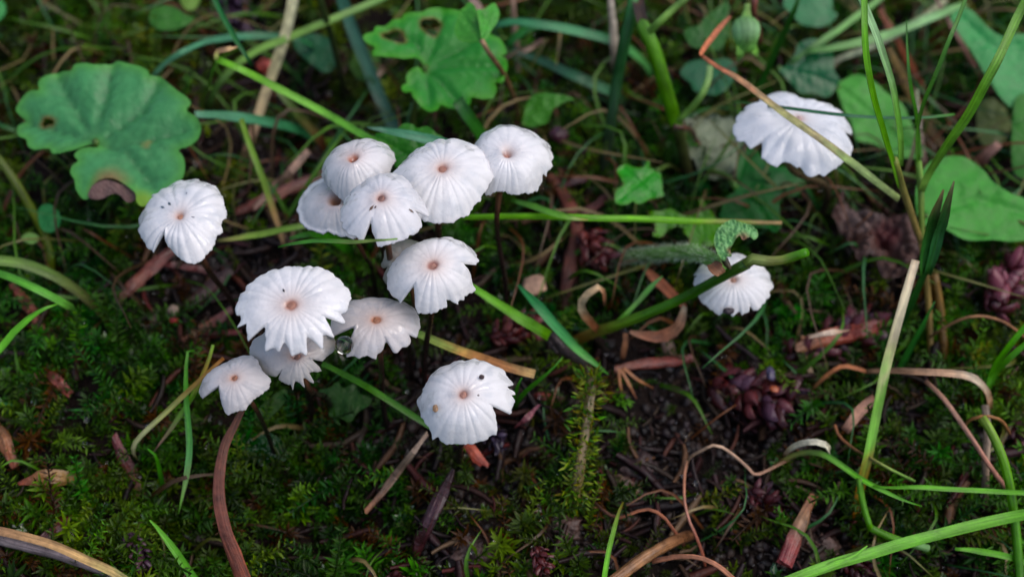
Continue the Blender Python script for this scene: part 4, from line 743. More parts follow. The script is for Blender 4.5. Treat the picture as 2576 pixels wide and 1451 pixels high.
blade('thin green blade passing under the split hem of the clustered cap', [(700,622,27),(735,612,29),(800,606,31),(880,608,33),(960,604,35),(1000,600,35.5)], 11, [(84,146,60), (88,150,64), (96,158,70), (150,164,96), (130,170,80)], taper=(0.4, 1, 1, 0.3))
blade('dark green blade slanting below the skirted mushroom', [(730,600,14),(780,590,12),(830,600,9),(870,625,5),(890,660,-0.5)], 26, [(58,116,40), (66,128,46), (52,100,40)], taper=(0.3, 1, 1, 0.7))
blade('teal pointed blade tip lying on the scalloped leaf', [(924,321,22),(965,327,22.5),(1020,338,23),(1080,352,22.5),(1130,368,20)], 26, [(150,180,150), (84,138,104), (80,140,108), (70,126,96)], taper=(0.1, 0.7, 1, 1.1))
blade('dark green blade descending between holed leaf and round cap', [(1150,250,16),(1175,290,14),(1205,330,11),(1240,390,6),(1260,450,-0.5)], 32, [(40,90,38), (58,112,44), (48,98,40)], taper=(0.9, 1, 1, 0.8))
blade('arched blue green blade behind the sprig of leaflets', [(1240,66,15),(1290,56,16),(1370,64,16),(1460,82,14),(1552,108,11),(1620,160,5),(1650,220,-0.5)], 24, [(70,130,90), (76,140,96), (84,148,100), (96,156,92), (70,118,66)], taper=(0.7, 1, 1, 0.5))
blade('curling green blade joining the arched one from below', [(1275,116,10),(1300,92,12),(1330,72,14),(1372,66,15.5)], 20, [(60,128,64), (76,144,74), (84,150,90)], taper=(0.9, 1, 1, 0.5))
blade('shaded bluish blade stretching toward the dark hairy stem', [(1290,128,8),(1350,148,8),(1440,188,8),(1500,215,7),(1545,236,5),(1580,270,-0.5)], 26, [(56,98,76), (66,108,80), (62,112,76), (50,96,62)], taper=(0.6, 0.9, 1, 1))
stem('dark hairy green stem rising beside the thick node stem', [(1600,-40,26),(1590,20,25),(1570,110,21),(1553,200,16),(1540,290,11),(1524,390,5),(1512,490,-0.5)], 29, [(60,112,58), (52,100,54), (46,86,48), (48,66,44), (40,40,32)], 'hairy_weed', flat=0.7)
# thick stem with a node, two shoots and a brown sheath
t = thing('node_weed', 'thick green stem with a swollen node and curved side shoots', 'stem', G(1742, 500, 0))
stem('', [(1612,60,24),(1628,85,24),(1650,140,21),(1672,215,17.5),(1694,290,13),(1702,315,12)], 37, [(96,140,60), (90,140,44), (86,136,38), (92,142,44)], 'main_stem', parent=t)
stem('', [(1702,312,12),(1716,370,8),(1730,435,4),(1742,500,-0.5)], 30, [(76,88,46), (64,66,38), (48,52,34)], 'lower_stem', parent=t)
stem('', [(1632,82,24),(1662,52,26),(1695,22,27),(1730,-8,28)], 20, [(124,160,84), (128,164,86), (112,140,80)], 'side_shoot', parent=t)
stem('', [(1704,304,13),(1740,272,15),(1770,232,17),(1784,190,18),(1786,166,18.5)], 17, [(134,172,92), (126,168,84), (140,176,104), (150,180,124)], 'side_shoot', parent=t)
blade('', [(1620,82,24),(1612,40,25),(1600,-30,26)], 30, [(60,44,30), (50,34,26), (76,50,34)], 'sheath', parent=t, mat='dry', taper=(0.8, 1, 1))
stem('', [(1694,318,13),(1722,322,12),(1742,330,9),(1752,370,4),(1756,430,0)], 12, [(92,56,42), (70,40,32), (96,70,46)], 'dead_stalk', parent=t, mat='wood')
# bent straw across the frilled mushroom, growing from the grass plant on the right
t = thing('bent_straw', 'bent orange and green straw lying across the frilled mushroom', 'straw', G(2300, 640, 0))
blade('', [(1838,42,24),(1800,84,26),(1768,126,28),(1764,140,28.3)], 15, [(150,92,64), (190,110,72), (196,112,70)], 'bent_tip', parent=t, taper=(0.5, 1, 1, 0.7), mat='dry')
blade('', [(1764,138,28.3),(1800,165,28.5),(1870,206,28.5),(1960,275,28.5),(2060,346,27.5),(2150,412,25),(2210,460,22.5),(2262,500,20)], 19, [(190,110,70), (196,120,84), (196,160,110), (190,186,116), (172,150,108), (150,172,100), (140,166,92), (146,160,96)], 'stalk', parent=t, taper=(0.5, 0.85, 0.95, 1, 1), mat='dry', fold=-0.12)
blade('thin dark green thread of grass resting on the frilled mushroom', [(1840,256,20),(1905,262,23),(1980,272,27.2),(2070,284,27.5),(2150,292,27),(2240,297,25),(2330,296,24),(2402,288,24)], 8, [(72,110,54), (56,104,60), (50,112,76), (48,104,64), (84,138,64)], taper=(0.7, 1, 1, 0.6), fold=0.05)
blade('upright dark green blade above the frilled mushroom', [(2020,-40,26),(2005,10,24),(1975,80,19),(1945,145,14),(1918,205,9),(1905,235,7),(1890,300,-0.5)], 18, [(50,96,42), (58,108,46), (50,100,42), (70,118,62)], taper=(0.5, 0.9, 1, 1))
# grass plant on the right
t = thing('grass_plant', 'upright grass plant with slender stems spreading from one brown base', 'grass plant', G(2345, 990, 0))
blade('', [(2172,-40,47),(2174,60,45),(2180,150,42),(2196,240,38),(2222,330,33),(2246,410,28),(2264,470,24)], 17, [(110,168,62), (104,162,58), (100,158,54), (112,160,66)], 'blade', parent=t, taper=(0.9, 1, 1, 0.8))
blade('', [(2150,-40,46),(2180,30,45),(2212,110,42),(2240,200,38),(2260,300,32),(2266,370,29),(2264,420,26)], 19, [(170,210,150), (180,216,164), (140,186,110), (112,168,74), (120,166,80)], 'blade', parent=t, taper=(0.9, 1, 0.9, 0.8))
stem('', [(2250,400,28),(2270,470,23.5),(2290,530,19),(2306,580,15),(2320,625,12),(2336,760,6),(2345,990,-0.5)], 17, [(140,150,80), (146,132,84), (150,130,84), (146,124,76), (120,100,54), (100,84,44)], 'stem', parent=t)
blade('', [(2280,52,36),(2283,130,34),(2290,210,31),(2304,290,27),(2312,360,23),(2310,410,21)], 11, [(70,120,54), (84,142,58), (88,148,60), (96,150,60)], 'blade', parent=t, taper=(0.2, 0.8, 1, 1))
blade('', [(2440,-30,40),(2400,70,38),(2365,160,35),(2330,240,31),(2312,300,27),(2306,370,23),(2310,410,21)], 11, [(84,130,56), (80,128,56), (84,132,58), (96,146,64)], 'blade', parent=t, taper=(0.8, 1, 1, 0.7))
blade('', [(2600,-40,42),(2560,40,40),(2500,170,36),(2440,280,31),(2380,370,26),(2335,440,21),(2318,480,19)], 23, [(104,150,64), (112,160,68), (112,164,66), (116,166,70), (130,164,84)], 'blade', parent=t, taper=(0.9, 1, 1, 0.8))
stem('', [(2311,405,21),(2316,470,19),(2318,540,16),(2320,610,13)], 17, [(120,160,74), (124,154,80), (126,150,78), (130,134,76)], 'stem', parent=t)
stem('', [(2350,690,8),(2366,780,5),(2374,880,2.5),(2376,970,-0.5)], 22, [(120,94,52), (112,86,46), (84,66,38)], 'stem', parent=t)
# split shoot: two dark pointed leaves
t = thing('split_shoot', 'pair of dark pointed grass leaves rising from a green node', 'grass shoot', G(2260, 930, 0))
blade('', [(2324,690,19),(2326,650,21),(2338,590,24),(2354,530,27),(2372,478,29)], 34, [(58,104,46), (56,112,48), (60,100,48), (130,104,70)], 'blade', parent=t, taper=(0.7, 1, 0.9, 0.1), fold=0.3)
blade('', [(2332,690,19),(2346,640,21.5),(2362,580,24.5),(2380,520,27.5),(2400,456,30)], 28, [(50,96,46), (48,100,54), (54,96,50), (110,96,64)], 'blade', parent=t, taper=(0.7, 1, 0.9, 0.1), fold=0.3)
blade('', [(2330,676,19),(2302,738,14),(2270,800,9),(2240,850,5),(2212,900,2),(2200,940,-0.5)], 22, [(50,96,44), (46,90,40), (40,84,36)], 'lower_sheath', parent=t, taper=(0.7, 1, 1, 0.8))
blade('short green blade leaning beside the cream straw', [(2352,758,13),(2325,810,10),(2292,870,6),(2262,930,2.5),(2250,960,-0.5)], 17, [(66,130,60), (60,124,54), (52,106,46)], taper=(0.1, 0.8, 1, 0.9))
blade('tall straw turning from cream to green to orange down its length', [(2304,655,22),(2286,715,20.5),(2262,800,18),(2240,880,15.5),(2220,960,13),(2200,1060,10),(2182,1150,7),(2168,1210,5),(2150,1300,1.5),(2142,1365,-0.5)], 24, [(226,206,178), (216,204,172), (206,192,160), (196,196,140), (150,190,100), (124,184,78), (122,176,74), (166,130,66), (140,70,44), (110,56,40)], 'straw', 'straw', taper=(0.8, 1, 1, 1, 0.6), fold=0.12, mat='grass')
# long level blade
t = thing('level_grass', 'long bright green blade lying level beneath the round cap', 'grass blade', G(1180, 560, 12))
blade('', [(1150,546,15),(1300,543,17),(1450,545,18.5),(1600,549,19),(1750,554,19),(1880,557,18.5),(1968,560,18)], 17, [(120,182,56), (116,180,52), (112,176,50), (116,178,52), (180,150,110)], 'blade', parent=t, taper=(0.8, 1, 1, 0.9, 0.6), fold=-0.42)
blade('', [(1285,502,16),(1330,516,17.5),(1390,536,19),(1440,549,19.6),(1480,553,19)], 17, [(66,116,44), (116,176,72), (130,188,90), (150,150,90)], 'side_blade', parent=t, taper=(0.6, 1, 1, 0.2))
blade('bright green cut blade emerging from behind the cracked mushroom', [(1150,700,15),(1195,726,14),(1250,762,12.5),(1310,800,11),(1382,845,9)], 27, [(104,164,60), (112,174,60), (110,170,58), (120,176,66)], taper=(0.5, 0.7, 1, 1), fold=0.1)
blade('teal green blade slanting over a broken twig', [(1304,716,14),(1350,765,13.5),(1400,822,12.5),(1450,875,11),(1490,908,9.5),(1532,942,7)], 25, [(70,140,84), (64,138,82), (70,146,80), (90,158,76), (96,160,80)], taper=(0.3, 1, 1, 0.8, 0.1))
blade('browning blade running from the greyish mushroom with a cut end', [(1020,825,14),(1060,842,14),(1130,872,14),(1230,908,14),(1345,940,13)], 24, [(106,164,64), (140,160,72), (186,130,70), (172,112,64), (170,140,86)], taper=(0.6, 0.9, 1, 0.9), mat='dry')
blade('thin green blade pointing up right of the gritty mushroom', [(1416,898,13),(1390,928,11.5),(1350,962,9),(1310,1000,6),(1290,1040,-0.5)], 12, [(84,146,58), (76,138,50), (66,120,46)], taper=(0.1, 0.9, 1, 0.9))
blade('very short blade tip between gritty cap and thin blade', [(1312,952,11),(1302,972,9.5),(1293,1000,6),(1288,1040,-0.5)], 13, [(76,138,52), (70,130,48), (60,110,44)], taper=(0.2, 1, 1, 0.9))
blade('green blade passing under the clustered caps toward the gritty mushroom', [(812,915,13),(860,938,12.5),(920,972,12),(1000,1022,11),(1075,1068,9.5),(1150,1110,6),(1200,1150,-0.5)], 16, [(98,158,48), (84,140,44), (56,100,34), (84,148,50), (86,150,54)], taper=(0.8, 1, 1, 0.8))
blade('tan tipped blade slanting from the small torn mushroom', [(562,900,17),(520,940,16),(470,988,14),(420,1035,12),(370,1082,9.5),(342,1112,8),(336,1140,6),(355,1170,-0.5)], 13, [(160,104,62), (170,140,80), (166,170,100), (190,190,140), (180,160,120), (150,90,60)], taper=(0.7, 1, 1, 0.5), mat='grass')
blade('green and rust banded blade beside the tan tipped one', [(536,868,17),(522,915,15.5),(500,965,13.5),(470,1020,11.5),(430,1080,9),(386,1136,6)], 13, [(140,180,80), (170,130,70), (110,160,60), (124,176,70), (150,120,100), (160,120,110)], taper=(0.6, 1, 1, 0.15))
blade('upright narrow blade with hooked tip crossing the slanted pair', [(490,882,13),(476,880,14),(470,910,14),(468,980,13),(474,1060,11.5),(478,1130,10),(468,1210,8),(448,1292,6)], 15, [(90,150,60), (96,158,60), (90,152,60), (100,166,84), (120,176,110), (140,170,104), (110,160,70)], taper=(0.3, 0.8, 1, 1, 0.1))
blade('short curled green shoot under the tan tipped blade', [(372,1128,9),(388,1140,9),(400,1175,7),(410,1220,4),(415,1260,-0.5)], 12, [(90,156,56), (66,124,44), (52,96,40)], taper=(0.3, 1, 1, 0.9))
stem('thick red brown dead stalk curving down from the small mushroom', [(610,1030,15),(590,1070,14.5),(566,1120,14),(552,1190,13),(552,1260,12),(566,1330,11),(592,1400,10),(625,1490,9)], 33, [(104,62,44), (118,72,54), (122,72,58), (118,66,52), (120,62,44), (124,60,38)], 'dead_reed', 'dead stalk', taper=(0.45, 0.75, 0.9, 1, 1.1, 1.2), mat='dry', flat=0.38, k=18, lump=0.07, n=60)
blade('yellowish straw lying in the moss at the lower corner', [(-40,1326,8),(60,1348,8),(140,1372,8),(220,1408,8),(290,1440,8),(360,1490,8)], 22, [(176,130,92), (190,146,96), (200,160,100), (150,160,90)], 'straw', 'straw', taper=(1, 1, 1, 1), mat='dry')
stem('grey stick lying beside the yellowish straw', [(-40,1346,4.5),(60,1372,4.5),(160,1398,4.5),(260,1436,4.5),(330,1480,4.5)], 28, [(120,104,100), (110,96,96), (96,80,76)], 'stick', 'stick', mat='wood', lump=0.12)
blade('bright green blade rising from the lower edge near the straw', [(378,1308,9),(404,1336,8.5),(440,1385,8),(475,1435,7.5),(520,1500,6)], 21, [(124,184,80), (104,168,64), (96,162,58)], taper=(0.15, 0.8, 1, 1))
blade('olive stem bending along the left side above a green blade', [(-40,650,12),(50,662,11),(130,690,9),(200,735,6),(270,800,2),(300,850,-0.5)], 26, [(104,138,64), (96,124,58), (90,90,44), (84,74,40)], 'bent_weed', 'stem', taper=(1, 1, 0.9, 0.8))
blade('arching green blade below the olive stem', [(-40,676,15),(30,698,14.5),(90,724,13),(150,756,10.5),(185,780,8),(198,820,3),(196,870,-0.5)], 20, [(96,160,70), (104,166,74), (110,170,80), (110,140,70), (150,104,70)], taper=(0.8, 1, 1, 0.7))
blade('bright blade curving up to meet the arching green one', [(-40,920,12),(10,866,12),(60,812,12.5),(100,782,12.5),(145,764,12)], 19, [(104,172,66), (110,176,70), (106,170,66)], taper=(1, 1, 0.8, 0.2))
stem('olive weed stem rising past the tiny seedling leaves', [(-30,370,14),(20,430,12),(70,510,9),(112,590,5),(126,640,3),(128,700,-0.5)], 22, [(84,100,44), (96,110,50), (104,120,44), (96,110,40)], 'olive_weed')
# right foreground
t = thing('sweeping_grass', 'long bright green blade sweeping across the lower corner with a side leaf', 'grass blade', G(1980, 1470, 4))
blade('', [(1940,1480,9),(2060,1432,9.5),(2180,1394,10),(2300,1360,10.5),(2420,1328,11),(2540,1302,11.5),(2640,1284,12)], 28, [(110,166,66), (120,180,76), (122,182,78), (118,176,72), (120,180,76)], 'blade', parent=t, taper=(1, 1, 1, 1), fold=-0.2)
blade('', [(2040,1446,9),(2090,1420,9.8),(2140,1402,10.4),(2182,1372,11)], 15, [(110,170,66), (120,182,76), (124,184,80)], 'side_leaf', parent=t, taper=(0.8, 1, 0.8, 0.2))
t = thing('creeping_grass', 'creeping green grass runner forking into three narrow blades', 'grass runner', G(1950, 1190, 1))
blade('', [(1940,1180,3),(1985,1150,6),(2030,1138,8),(2070,1142,9.5),(2110,1166,10.5),(2160,1200,11),(2220,1232,11),(2270,1256,10.5),(2320,1272,10)], 15, [(150,120,70), (140,140,80), (130,150,84), (124,180,84), (110,176,66), (104,172,60), (110,184,70)], 'blade', parent=t, taper=(0.7, 1, 1, 0.8, 0.1))
blade('', [(2195,1222,11),(2240,1226,11.5),(2310,1224,12),(2400,1230,12),(2500,1235,12),(2620,1242,12)], 13, [(104,166,60), (110,172,66), (106,166,62), (104,164,60)], 'blade', parent=t, taper=(0.3, 1, 1, 1))
stem('', [(2162,1202,11),(2166,1240,10),(2176,1285,9),(2190,1330,8)], 17, [(110,160,66), (96,150,54), (90,142,50)], 'stem', parent=t)
stem('', [(2188,1326,8),(2225,1344,7.5),(2280,1364,7),(2335,1378,6)], 19, [(96,150,56), (110,164,66), (140,178,120)], 'stem', parent=t)
blade('bleached curl of dry leaf above the creeping runner', [(1970,1150,5),(1986,1132,7),(2010,1118,9),(2045,1112,10),(2076,1118,10),(2088,1136,8)], 17, [(150,104,66), (196,180,140), (216,208,180), (204,198,172), (190,180,150)], 'dry_leaf', 'dry leaf', mat='dry', taper=(0.5, 0.9, 1, 1.2), roll=0.5)
blade('short green blades crossing at the lower right margin', [(2404,1380,9),(2450,1384,9),(2520,1396,8),(2600,1420,7)], 16, [(110,170,66), (100,160,60), (92,150,56)], taper=(0.5, 1, 1, 1))
stem('thick green stem rising at the right margin', [(2470,1050,12),(2490,1080,12),(2518,1140,11.5),(2538,1210,11),(2552,1300,9.5),(2562,1400,8),(2568,1500,6)], 24, [(130,150,70), (116,168,60), (96,152,54), (90,146,50), (84,136,48)], 'green_weed')
blade('forked green blade at the right margin', [(2484,990,6),(2492,945,8),(2512,905,11),(2545,860,14),(2600,800,17)], 16, [(84,140,54), (92,156,56), (96,164,58), (100,168,62)], taper=(0.8, 1, 1, 0.8))
blade('second arm of the forked blade reaching lower', [(2488,980,6),(2505,935,8.5),(2540,900,11),(2600,850,14)], 15, [(84,140,54), (92,156,56), (96,164,58)], taper=(0.8, 1, 1, 0.8))
blade('pale tan arched dry leaf bridging to the right margin', [(2180,934,8),(2230,932,10),(2310,934,11),(2390,938,11),(2440,948,10.5),(2475,975,8),(2490,1010,4),(2495,1060,-0.5)], 19, [(150,104,70), (176,130,96), (188,150,118), (204,186,160), (180,130,90), (130,92,56)], 'dry_grass', 'dry blade', mat='dry', taper=(0.6, 0.9, 1, 1, 0.6))
blade('small orange arch of dry grass left of the cream straw', [(2040,985,2),(2070,952,5),(2105,926,7),(2130,920,7.5),(2165,930,7),(2185,936,6)], 11, [(130,90,50), (170,104,60), (180,110,66), (150,90,56)], 'dry_grass', 'dry blade', mat='dry', taper=(0.5, 1, 1, 0.8))
blade('flat tan strip of dead grass below the small orange arch', [(2200,1000,5),(2175,1022,5),(2145,1055,5),(2125,1085,4.5)], 27, [(150,104,84), (176,130,108), (170,124,100)], 'dry_strip', 'dry strip', mat='dry', taper=(0.7, 1, 1, 0.8))
stem('thin pinkish dead stem leaning at the lower right', [(2330,960,8),(2372,1000,8),(2410,1052,8),(2450,1110,7.5),(2490,1172,6.5),(2530,1225,4),(2560,1260,1)], 13, [(176,124,96), (190,140,116), (170,116,96), (176,122,100), (150,104,76)], 'dead_twig', mat='dry')
stem('grey brown dead stem standing at the right margin', [(2478,1020,7),(2484,1080,6.5),(2480,1160,5),(2478,1230,2),(2476,1290,-0.5)], 20, [(150,130,110), (150,126,104), (120,96,76)], 'dead_twig', mat='dry')
stem('wiry brown loop of root near the purple fruits', [(2336,850,4),(2372,826,7),(2420,802,9),(2470,795,9.5),(2530,812,8),(2580,850,5)], 7, [(150,104,70), (160,112,76), (140,92,60)], 'rootlet', 'rootlet', mat='dry', k=6)
stem('orange brown arched rootlet under the right margin stem', [(2420,1080,3),(2440,1056,7),(2480,1046,9),(2520,1058,8),(2540,1090,4)], 8, [(150,100,56), (170,116,66), (150,96,54)], 'rootlet', 'rootlet', mat='dry', k=6)
stem('thin orange stem with green end right of the creeping runner', [(2100,1068,5),(2112,1098,5),(2150,1130,6),(2190,1152,7),(2240,1180,7),(2300,1210,5)], 8, [(160,100,60), (150,96,60), (130,110,60), (124,160,66), (120,170,70)], 'thin_twig', mat='dry', k=6)
stem('bent pale brown twig arching over the lower right moss', [(1725,1180,1),(1735,1150,5),(1770,1130,8),(1790,1120,9),(1812,1122,9),(1850,1148,7.5),(1888,1182,6),(1902,1194,5),(1940,1178,5),(1985,1155,5)], 8, [(150,116,84), (176,140,110), (196,160,132), (180,136,110), (150,110,80)], 'bent_twig', 'twig', mat='dry', k=7)
stem('long wavy reddish rootlet hanging below the bent twig', [(1728,1160,5),(1722,1200,6),(1722,1260,6),(1734,1310,6),(1750,1345,5),(1770,1400,3.5),(1775,1440,1)], 8, [(160,116,90), (170,110,80), (180,124,104), (160,84,56), (140,70,48)], 'rootlet', 'rootlet', mat='dry', k=7)
stem('curled brown rootlet looping left of the wavy one', [(1465,1232,3),(1520,1285,4.5),(1560,1302,5),(1595,1288,6),(1630,1280,6.5),(1665,1296,6),(1700,1340,5),(1720,1370,3)], 9, [(70,44,36), (84,52,38), (140,84,56), (150,88,60), (120,66,46)], 'rootlet', 'rootlet', mat='dry', k=7)
blade('slender yellow green blade standing at the bottom edge', [(1568,1262,7),(1552,1305,7.5),(1535,1365,8),(1524,1420,8),(1516,1490,8)], 13, [(120,110,50), (120,160,66), (124,184,80), (110,170,66)], taper=(0.4, 0.9, 1, 1))
stem('thick tan root lying diagonal at the bottom', [(1530,1470,6),(1590,1425,6.5),(1650,1385,6.5),(1700,1358,5),(1740,1345,2)], 30, [(124,84,52), (140,98,60), (120,78,48), (100,64,42)], 'root', 'root', mat='wood', lump=0.12)
stem('orange brown dead blade arching along the bottom margin', [(1640,1412,6),(1700,1400,8),(1760,1402,9),(1810,1425,9),(1860,1470,8)], 13, [(150,92,62), (176,116,86), (170,108,76)], 'dead_grass', 'dry blade', mat='dry', flat=0.4)
# green stem with dry curled leaves over the small mushroom
t = thing('broken_weed', 'thick green stem with dried curled leaves leaning over the small mushroom', 'stem', G(1440, 870, 0))
stem('', [(1440,862,0.5),(1490,838,4),(1545,820,7),(1620,792,11),(1720,748,16),(1810,700,20.5),(1880,662,24)], 26, [(140,90,52), (150,128,70), (110,140,56), (76,124,42), (64,112,38), (62,108,38), (80,112,48)], 'main_stem', parent=t, taper=(1.1, 1.1, 0.95, 0.95, 1.05))
stem('', [(1876,664,24),(1892,652,24.6),(1915,656,24.6),(1955,656,24.6),(1990,648,25),(2030,634,26)], 25, [(130,150,76), (150,164,100), (140,140,80), (96,140,56), (84,140,48)], 'upper_stem', parent=t, taper=(1.1, 1.25, 0.95, 1, 0.9))
blade('', [(1540,822,7),(1570,795,9),(1610,752,11),(1645,715,13),(1668,694,14)], 13, [(110,150,60), (90,146,54), (80,138,60), (96,156,84)], 'side_shoot', parent=t, taper=(1, 1, 0.9, 1.2, 0.2))
blade('', [(1510,835,5),(1490,815,7),(1470,790,9.5),(1462,765,11.5),(1480,740,13),(1505,722,14),(1516,732,13),(1522,770,10)], 19, [(140,84,48), (150,88,52), (180,136,92), (204,180,140), (190,160,120), (160,100,66), (110,76,50)], 'dry_leaf', parent=t, mat='dry', taper=(0.9, 1.1, 1.0, 0.4), roll=0.4)
blade('', [(1585,834,8),(1620,842,8),(1660,846,8.5),(1700,826,10),(1716,795,12),(1722,770,12)], 30, [(176,130,100), (150,90,62), (156,96,66), (150,110,80), (190,170,140)], 'dry_leaf', parent=t, mat='dry', taper=(0.3, 0.9, 1.1, 0.8, 0.4), roll=-0.3)
blade('', [(1620,672,7),(1640,695,7.5),(1672,722,8),(1705,755,8.5),(1722,775,9)], 26, [(150,92,62), (150,84,54), (170,96,60), (150,90,60)], 'dry_leaf', parent=t, mat='dry', taper=(0.5, 1, 1, 0.5))
blade('', [(1575,838,5),(1572,870,3.5),(1566,905,1.5)], 16, [(140,90,56), (150,96,60), (120,76,50)], 'dry_leaf', parent=t, mat='dry', taper=(0.8, 1, 0.6))
# hairy stalk with a broken crinkled leaf
t = thing('hairy_plant', 'hairy grey green stalk ending in a torn crinkled leaf', 'stalk', G(1500, 665, 0))
hp = [(1500,664,-0.5),(1560,648,4),(1620,642,9),(1690,636,15),(1740,636,19),(1775,646,21.5),(1812,668,23)]
stem('', hp, 38, [(64,74,44), (92,124,66), (112,154,82), (120,164,90), (124,166,92)], 'stalk', parent=t, taper=(0.8, 0.9, 1, 1))
q = catmull(path(hp), 60); T_, B_, N_ = frame(q); hv = []; hf = []
for i in range(900):
    a = rng.integers(6, 60); an = rng.uniform(-0.4, math.pi+0.4); d = B_[a]*math.cos(an)+N_[a]*math.sin(an); b0 = q[a]+d*0.78+T_[a]*rng.normal(0, 0.4)
    tip = b0+d*(0.35+0.4*rng.random())+T_[a]*rng.normal(0.1, 0.2); s = T_[a]*0.022; k0 = len(hv)
    hv += [b0+s, b0-s, b0+np.cross(d, T_[a])*0.03, tip]; hf += [(k0, k0+1, k0+3), (k0+1, k0+2, k0+3), (k0+2, k0, k0+3)]
ho = obj('hairs', np.array(hv), hf, np.tile(lin((206, 222, 190)), (len(hv), 1)), 'dry', t, smooth=False); ho['kind'] = 'stuff'
ql = zm(RL3, [(1340,1370),(1290,1290),(1265,1180),(1280,1080),(1330,1010),(1400,960),(1480,920),(1560,960),(1630,960),(1700,990),(1760,1040),(1780,1100),(1740,1160),(1680,1130),(1600,1160),(1560,1120),(1530,1150),(1480,1220),(1450,1280),(1470,1350),(1420,1360),(1390,1400)])
v, f, c, _ = leaf_geo(ql, 26, (-5, -15), veins=[[zm(RL3, [(1340,1370)])[0], zm(RL3, [(1500,1100)])[0], zm(RL3, [(1720,1050)])[0]]], base=(140, 190, 130), edge=(130, 170, 100), wrinkle=1.6, bumpy=1.5, vein_gain=1.3, patches=[(*zm(RL3, [(1600,1170)])[0], 26, (130, 100, 78)), (*zm(RL3, [(1470,1290)])[0], 18, (130, 100, 78))])
obj('torn_leaf', v, f, c, 'satin', t)
blade('', [(1790,664,23.5),(1802,676,24),(1815,690,24)], 34, [(130,84,54), (120,76,50), (150,104,70)], 'dry_bract', parent=t, mat='dry', taper=(0.7, 1.1, 0.7), n=10)
stem('', [(1818,640,24.5),(1826,660,24),(1838,676,24)], 17, [(60,70,44), (64,60,44), (90,76,50)], 'bud', parent=t, taper=(0.5, 1.1, 1, 0.4), n=10)
# green seed capsule hanging at the top
cx = lambda a, b: zm(RL4, [(a, b)])[0]
t = thing('seed_capsule', 'green ribbed seed capsule hanging from a reddish stalk', 'seed capsule', G(*cx(1130, 430), 14))
pp = [(*cx(1005, 40), 24), (*cx(1000, 110), 23.4), (*cx(992, 185), 22.8), (*cx(988, 260), 22.2), (*cx(988, 330), 21.6), (*cx(990, 400), 21), (*cx(995, 470), 20.4), (*cx(1000, 520), 20)]
v, f, c = tube([G(*a) for a in pp], 1.75, [(150,180,110), (140,176,100), (130,176,110), (150,190,140), (130,180,104), (120,176,90)], n=24, k=14, taper=(0.22, 0.24, 0.42, 0.9, 1.0, 0.95, 0.72, 0.55), lump=0.03); obj('capsule', v, f, c, 'leaf', t)
for a, b in (((1050, 490), (1110, 580)), ((940, 480), (905, 640))):
    blade('', [(*cx(*a), 20.6), (*cx((a[0]+b[0])/2+6, (a[1]+b[1])/2), 20), (*cx(*b), 19)], 24, [(130,180,90), (120,168,84), (100,130,80)], 'sepal', parent=t, taper=(1, 0.8, 0.3), n=10)
stem('', [(*cx(1085, -60), 25), (*cx(1070, 90), 23), (*cx(1075, 200), 20), (*cx(1110, 300), 17), (*cx(1130, 430), 14)], 17, [(130,72,60), (124,64,56), (120,56,50), (110,44,40)], 'stalk', parent=t, mat='wood')

# ------------------------------------------------------------------ sticks, slivers, cones and other litter that can be told apart
def sliver(label, pts, w, cols, name='bark_sliver', cat='bark sliver', flat=0.45, taper=(0.6, 1, 1, 0.7), mat='wood', lump=0.16):
    q = path([(a, b, max(c-2.6, 0.6) if c < 9 else c) for a, b, c in pts]); rd = 0.46*w*np.mean([mmpp(a) for a in q])
    v, f, c = tube(q, rd, cols, taper=taper, flat=flat*0.8, lump=max(lump, 0.22) if w > 14 else lump, k=7)
    k = 7; n = len(v)//k; c = c*0.68
    for e, sg in ((0, -1), (n-1, 1)):                     # broken, ragged ends
        d = nrm(q[-1]-q[0])*sg; v[e*k:(e+1)*k] += d*(rng.random((k, 1))*rd*1.1)
    return tag(obj(name, v, f, c, mat, smooth=False), label, cat)
sliver('rounded orange red bark sliver under the arching green blade', [(34,722,5),(60,755,5),(90,800,5),(106,832,4)], 34, [(130,66,50), (170,84,60), (196,112,84), (170,92,70)])
sliver('stubby red bark sliver below the orange red one', [(122,940,5),(148,962,5.5),(172,988,5)], 34, [(130,62,48), (160,80,62), (150,70,54)])
sliver('maroon bark sliver with pale split end among left moss', [(292,1106,5.5),(312,1150,5.5),(336,1200,5),(350,1236,4)], 36, [(130,50,50), (112,44,44), (120,70,56), (160,110,84)])
sliver('orange brown bud scale at the left margin', [(-12,1070,6),(10,1110,6),(32,1160,5.5)], 48, [(150,96,56), (170,110,60), (140,72,46)], 'bud_scale', 'bud scale', taper=(0.5, 1, 0.6))
sliver('amber and red bud scale lying in the olive moss', [(64,1214,5.5),(110,1204,6),(160,1200,6),(190,1206,5)], 52, [(150,70,46), (170,116,60), (176,130,66), (150,120,56)], 'bud_scale', 'bud scale', taper=(0.3, 1, 1, 0.5))
sliver('dark red wedge of bark near the yellowish straw', [(118,1352,5),(150,1326,5.5),(166,1304,5)], 42, [(84,26,22), (110,36,26), (96,30,24)], taper=(0.8, 1, 0.5))
sliver('broad russet bark strip below the lone mushroom', [(296,760,5),(340,712,6),(390,664,6.5),(430,632,6)], 36, [(110,60,46), (150,84,62), (130,64,54), (110,54,50)])
sliver('reddish twig crossing behind the lone mushroom stalk', [(390,660,5),(440,668,5),(500,676,4.5),(540,690,4)], 20, [(120,60,56), (124,56,52), (96,46,44)], 'twig', 'twig')
sliver('purple and tan split twig pointing at the largest mushroom', [(466,852,6),(510,826,6.5),(560,796,7),(600,766,7)], 26, [(150,84,56), (150,96,64), (120,60,58), (110,44,46)], 'split_twig', 'twig')
sliver('short maroon twig under the split twig', [(490,842,5),(540,838,5.5),(600,836,5.5)], 20, [(96,44,48), (140,54,54), (110,40,44)], 'twig', 'twig')
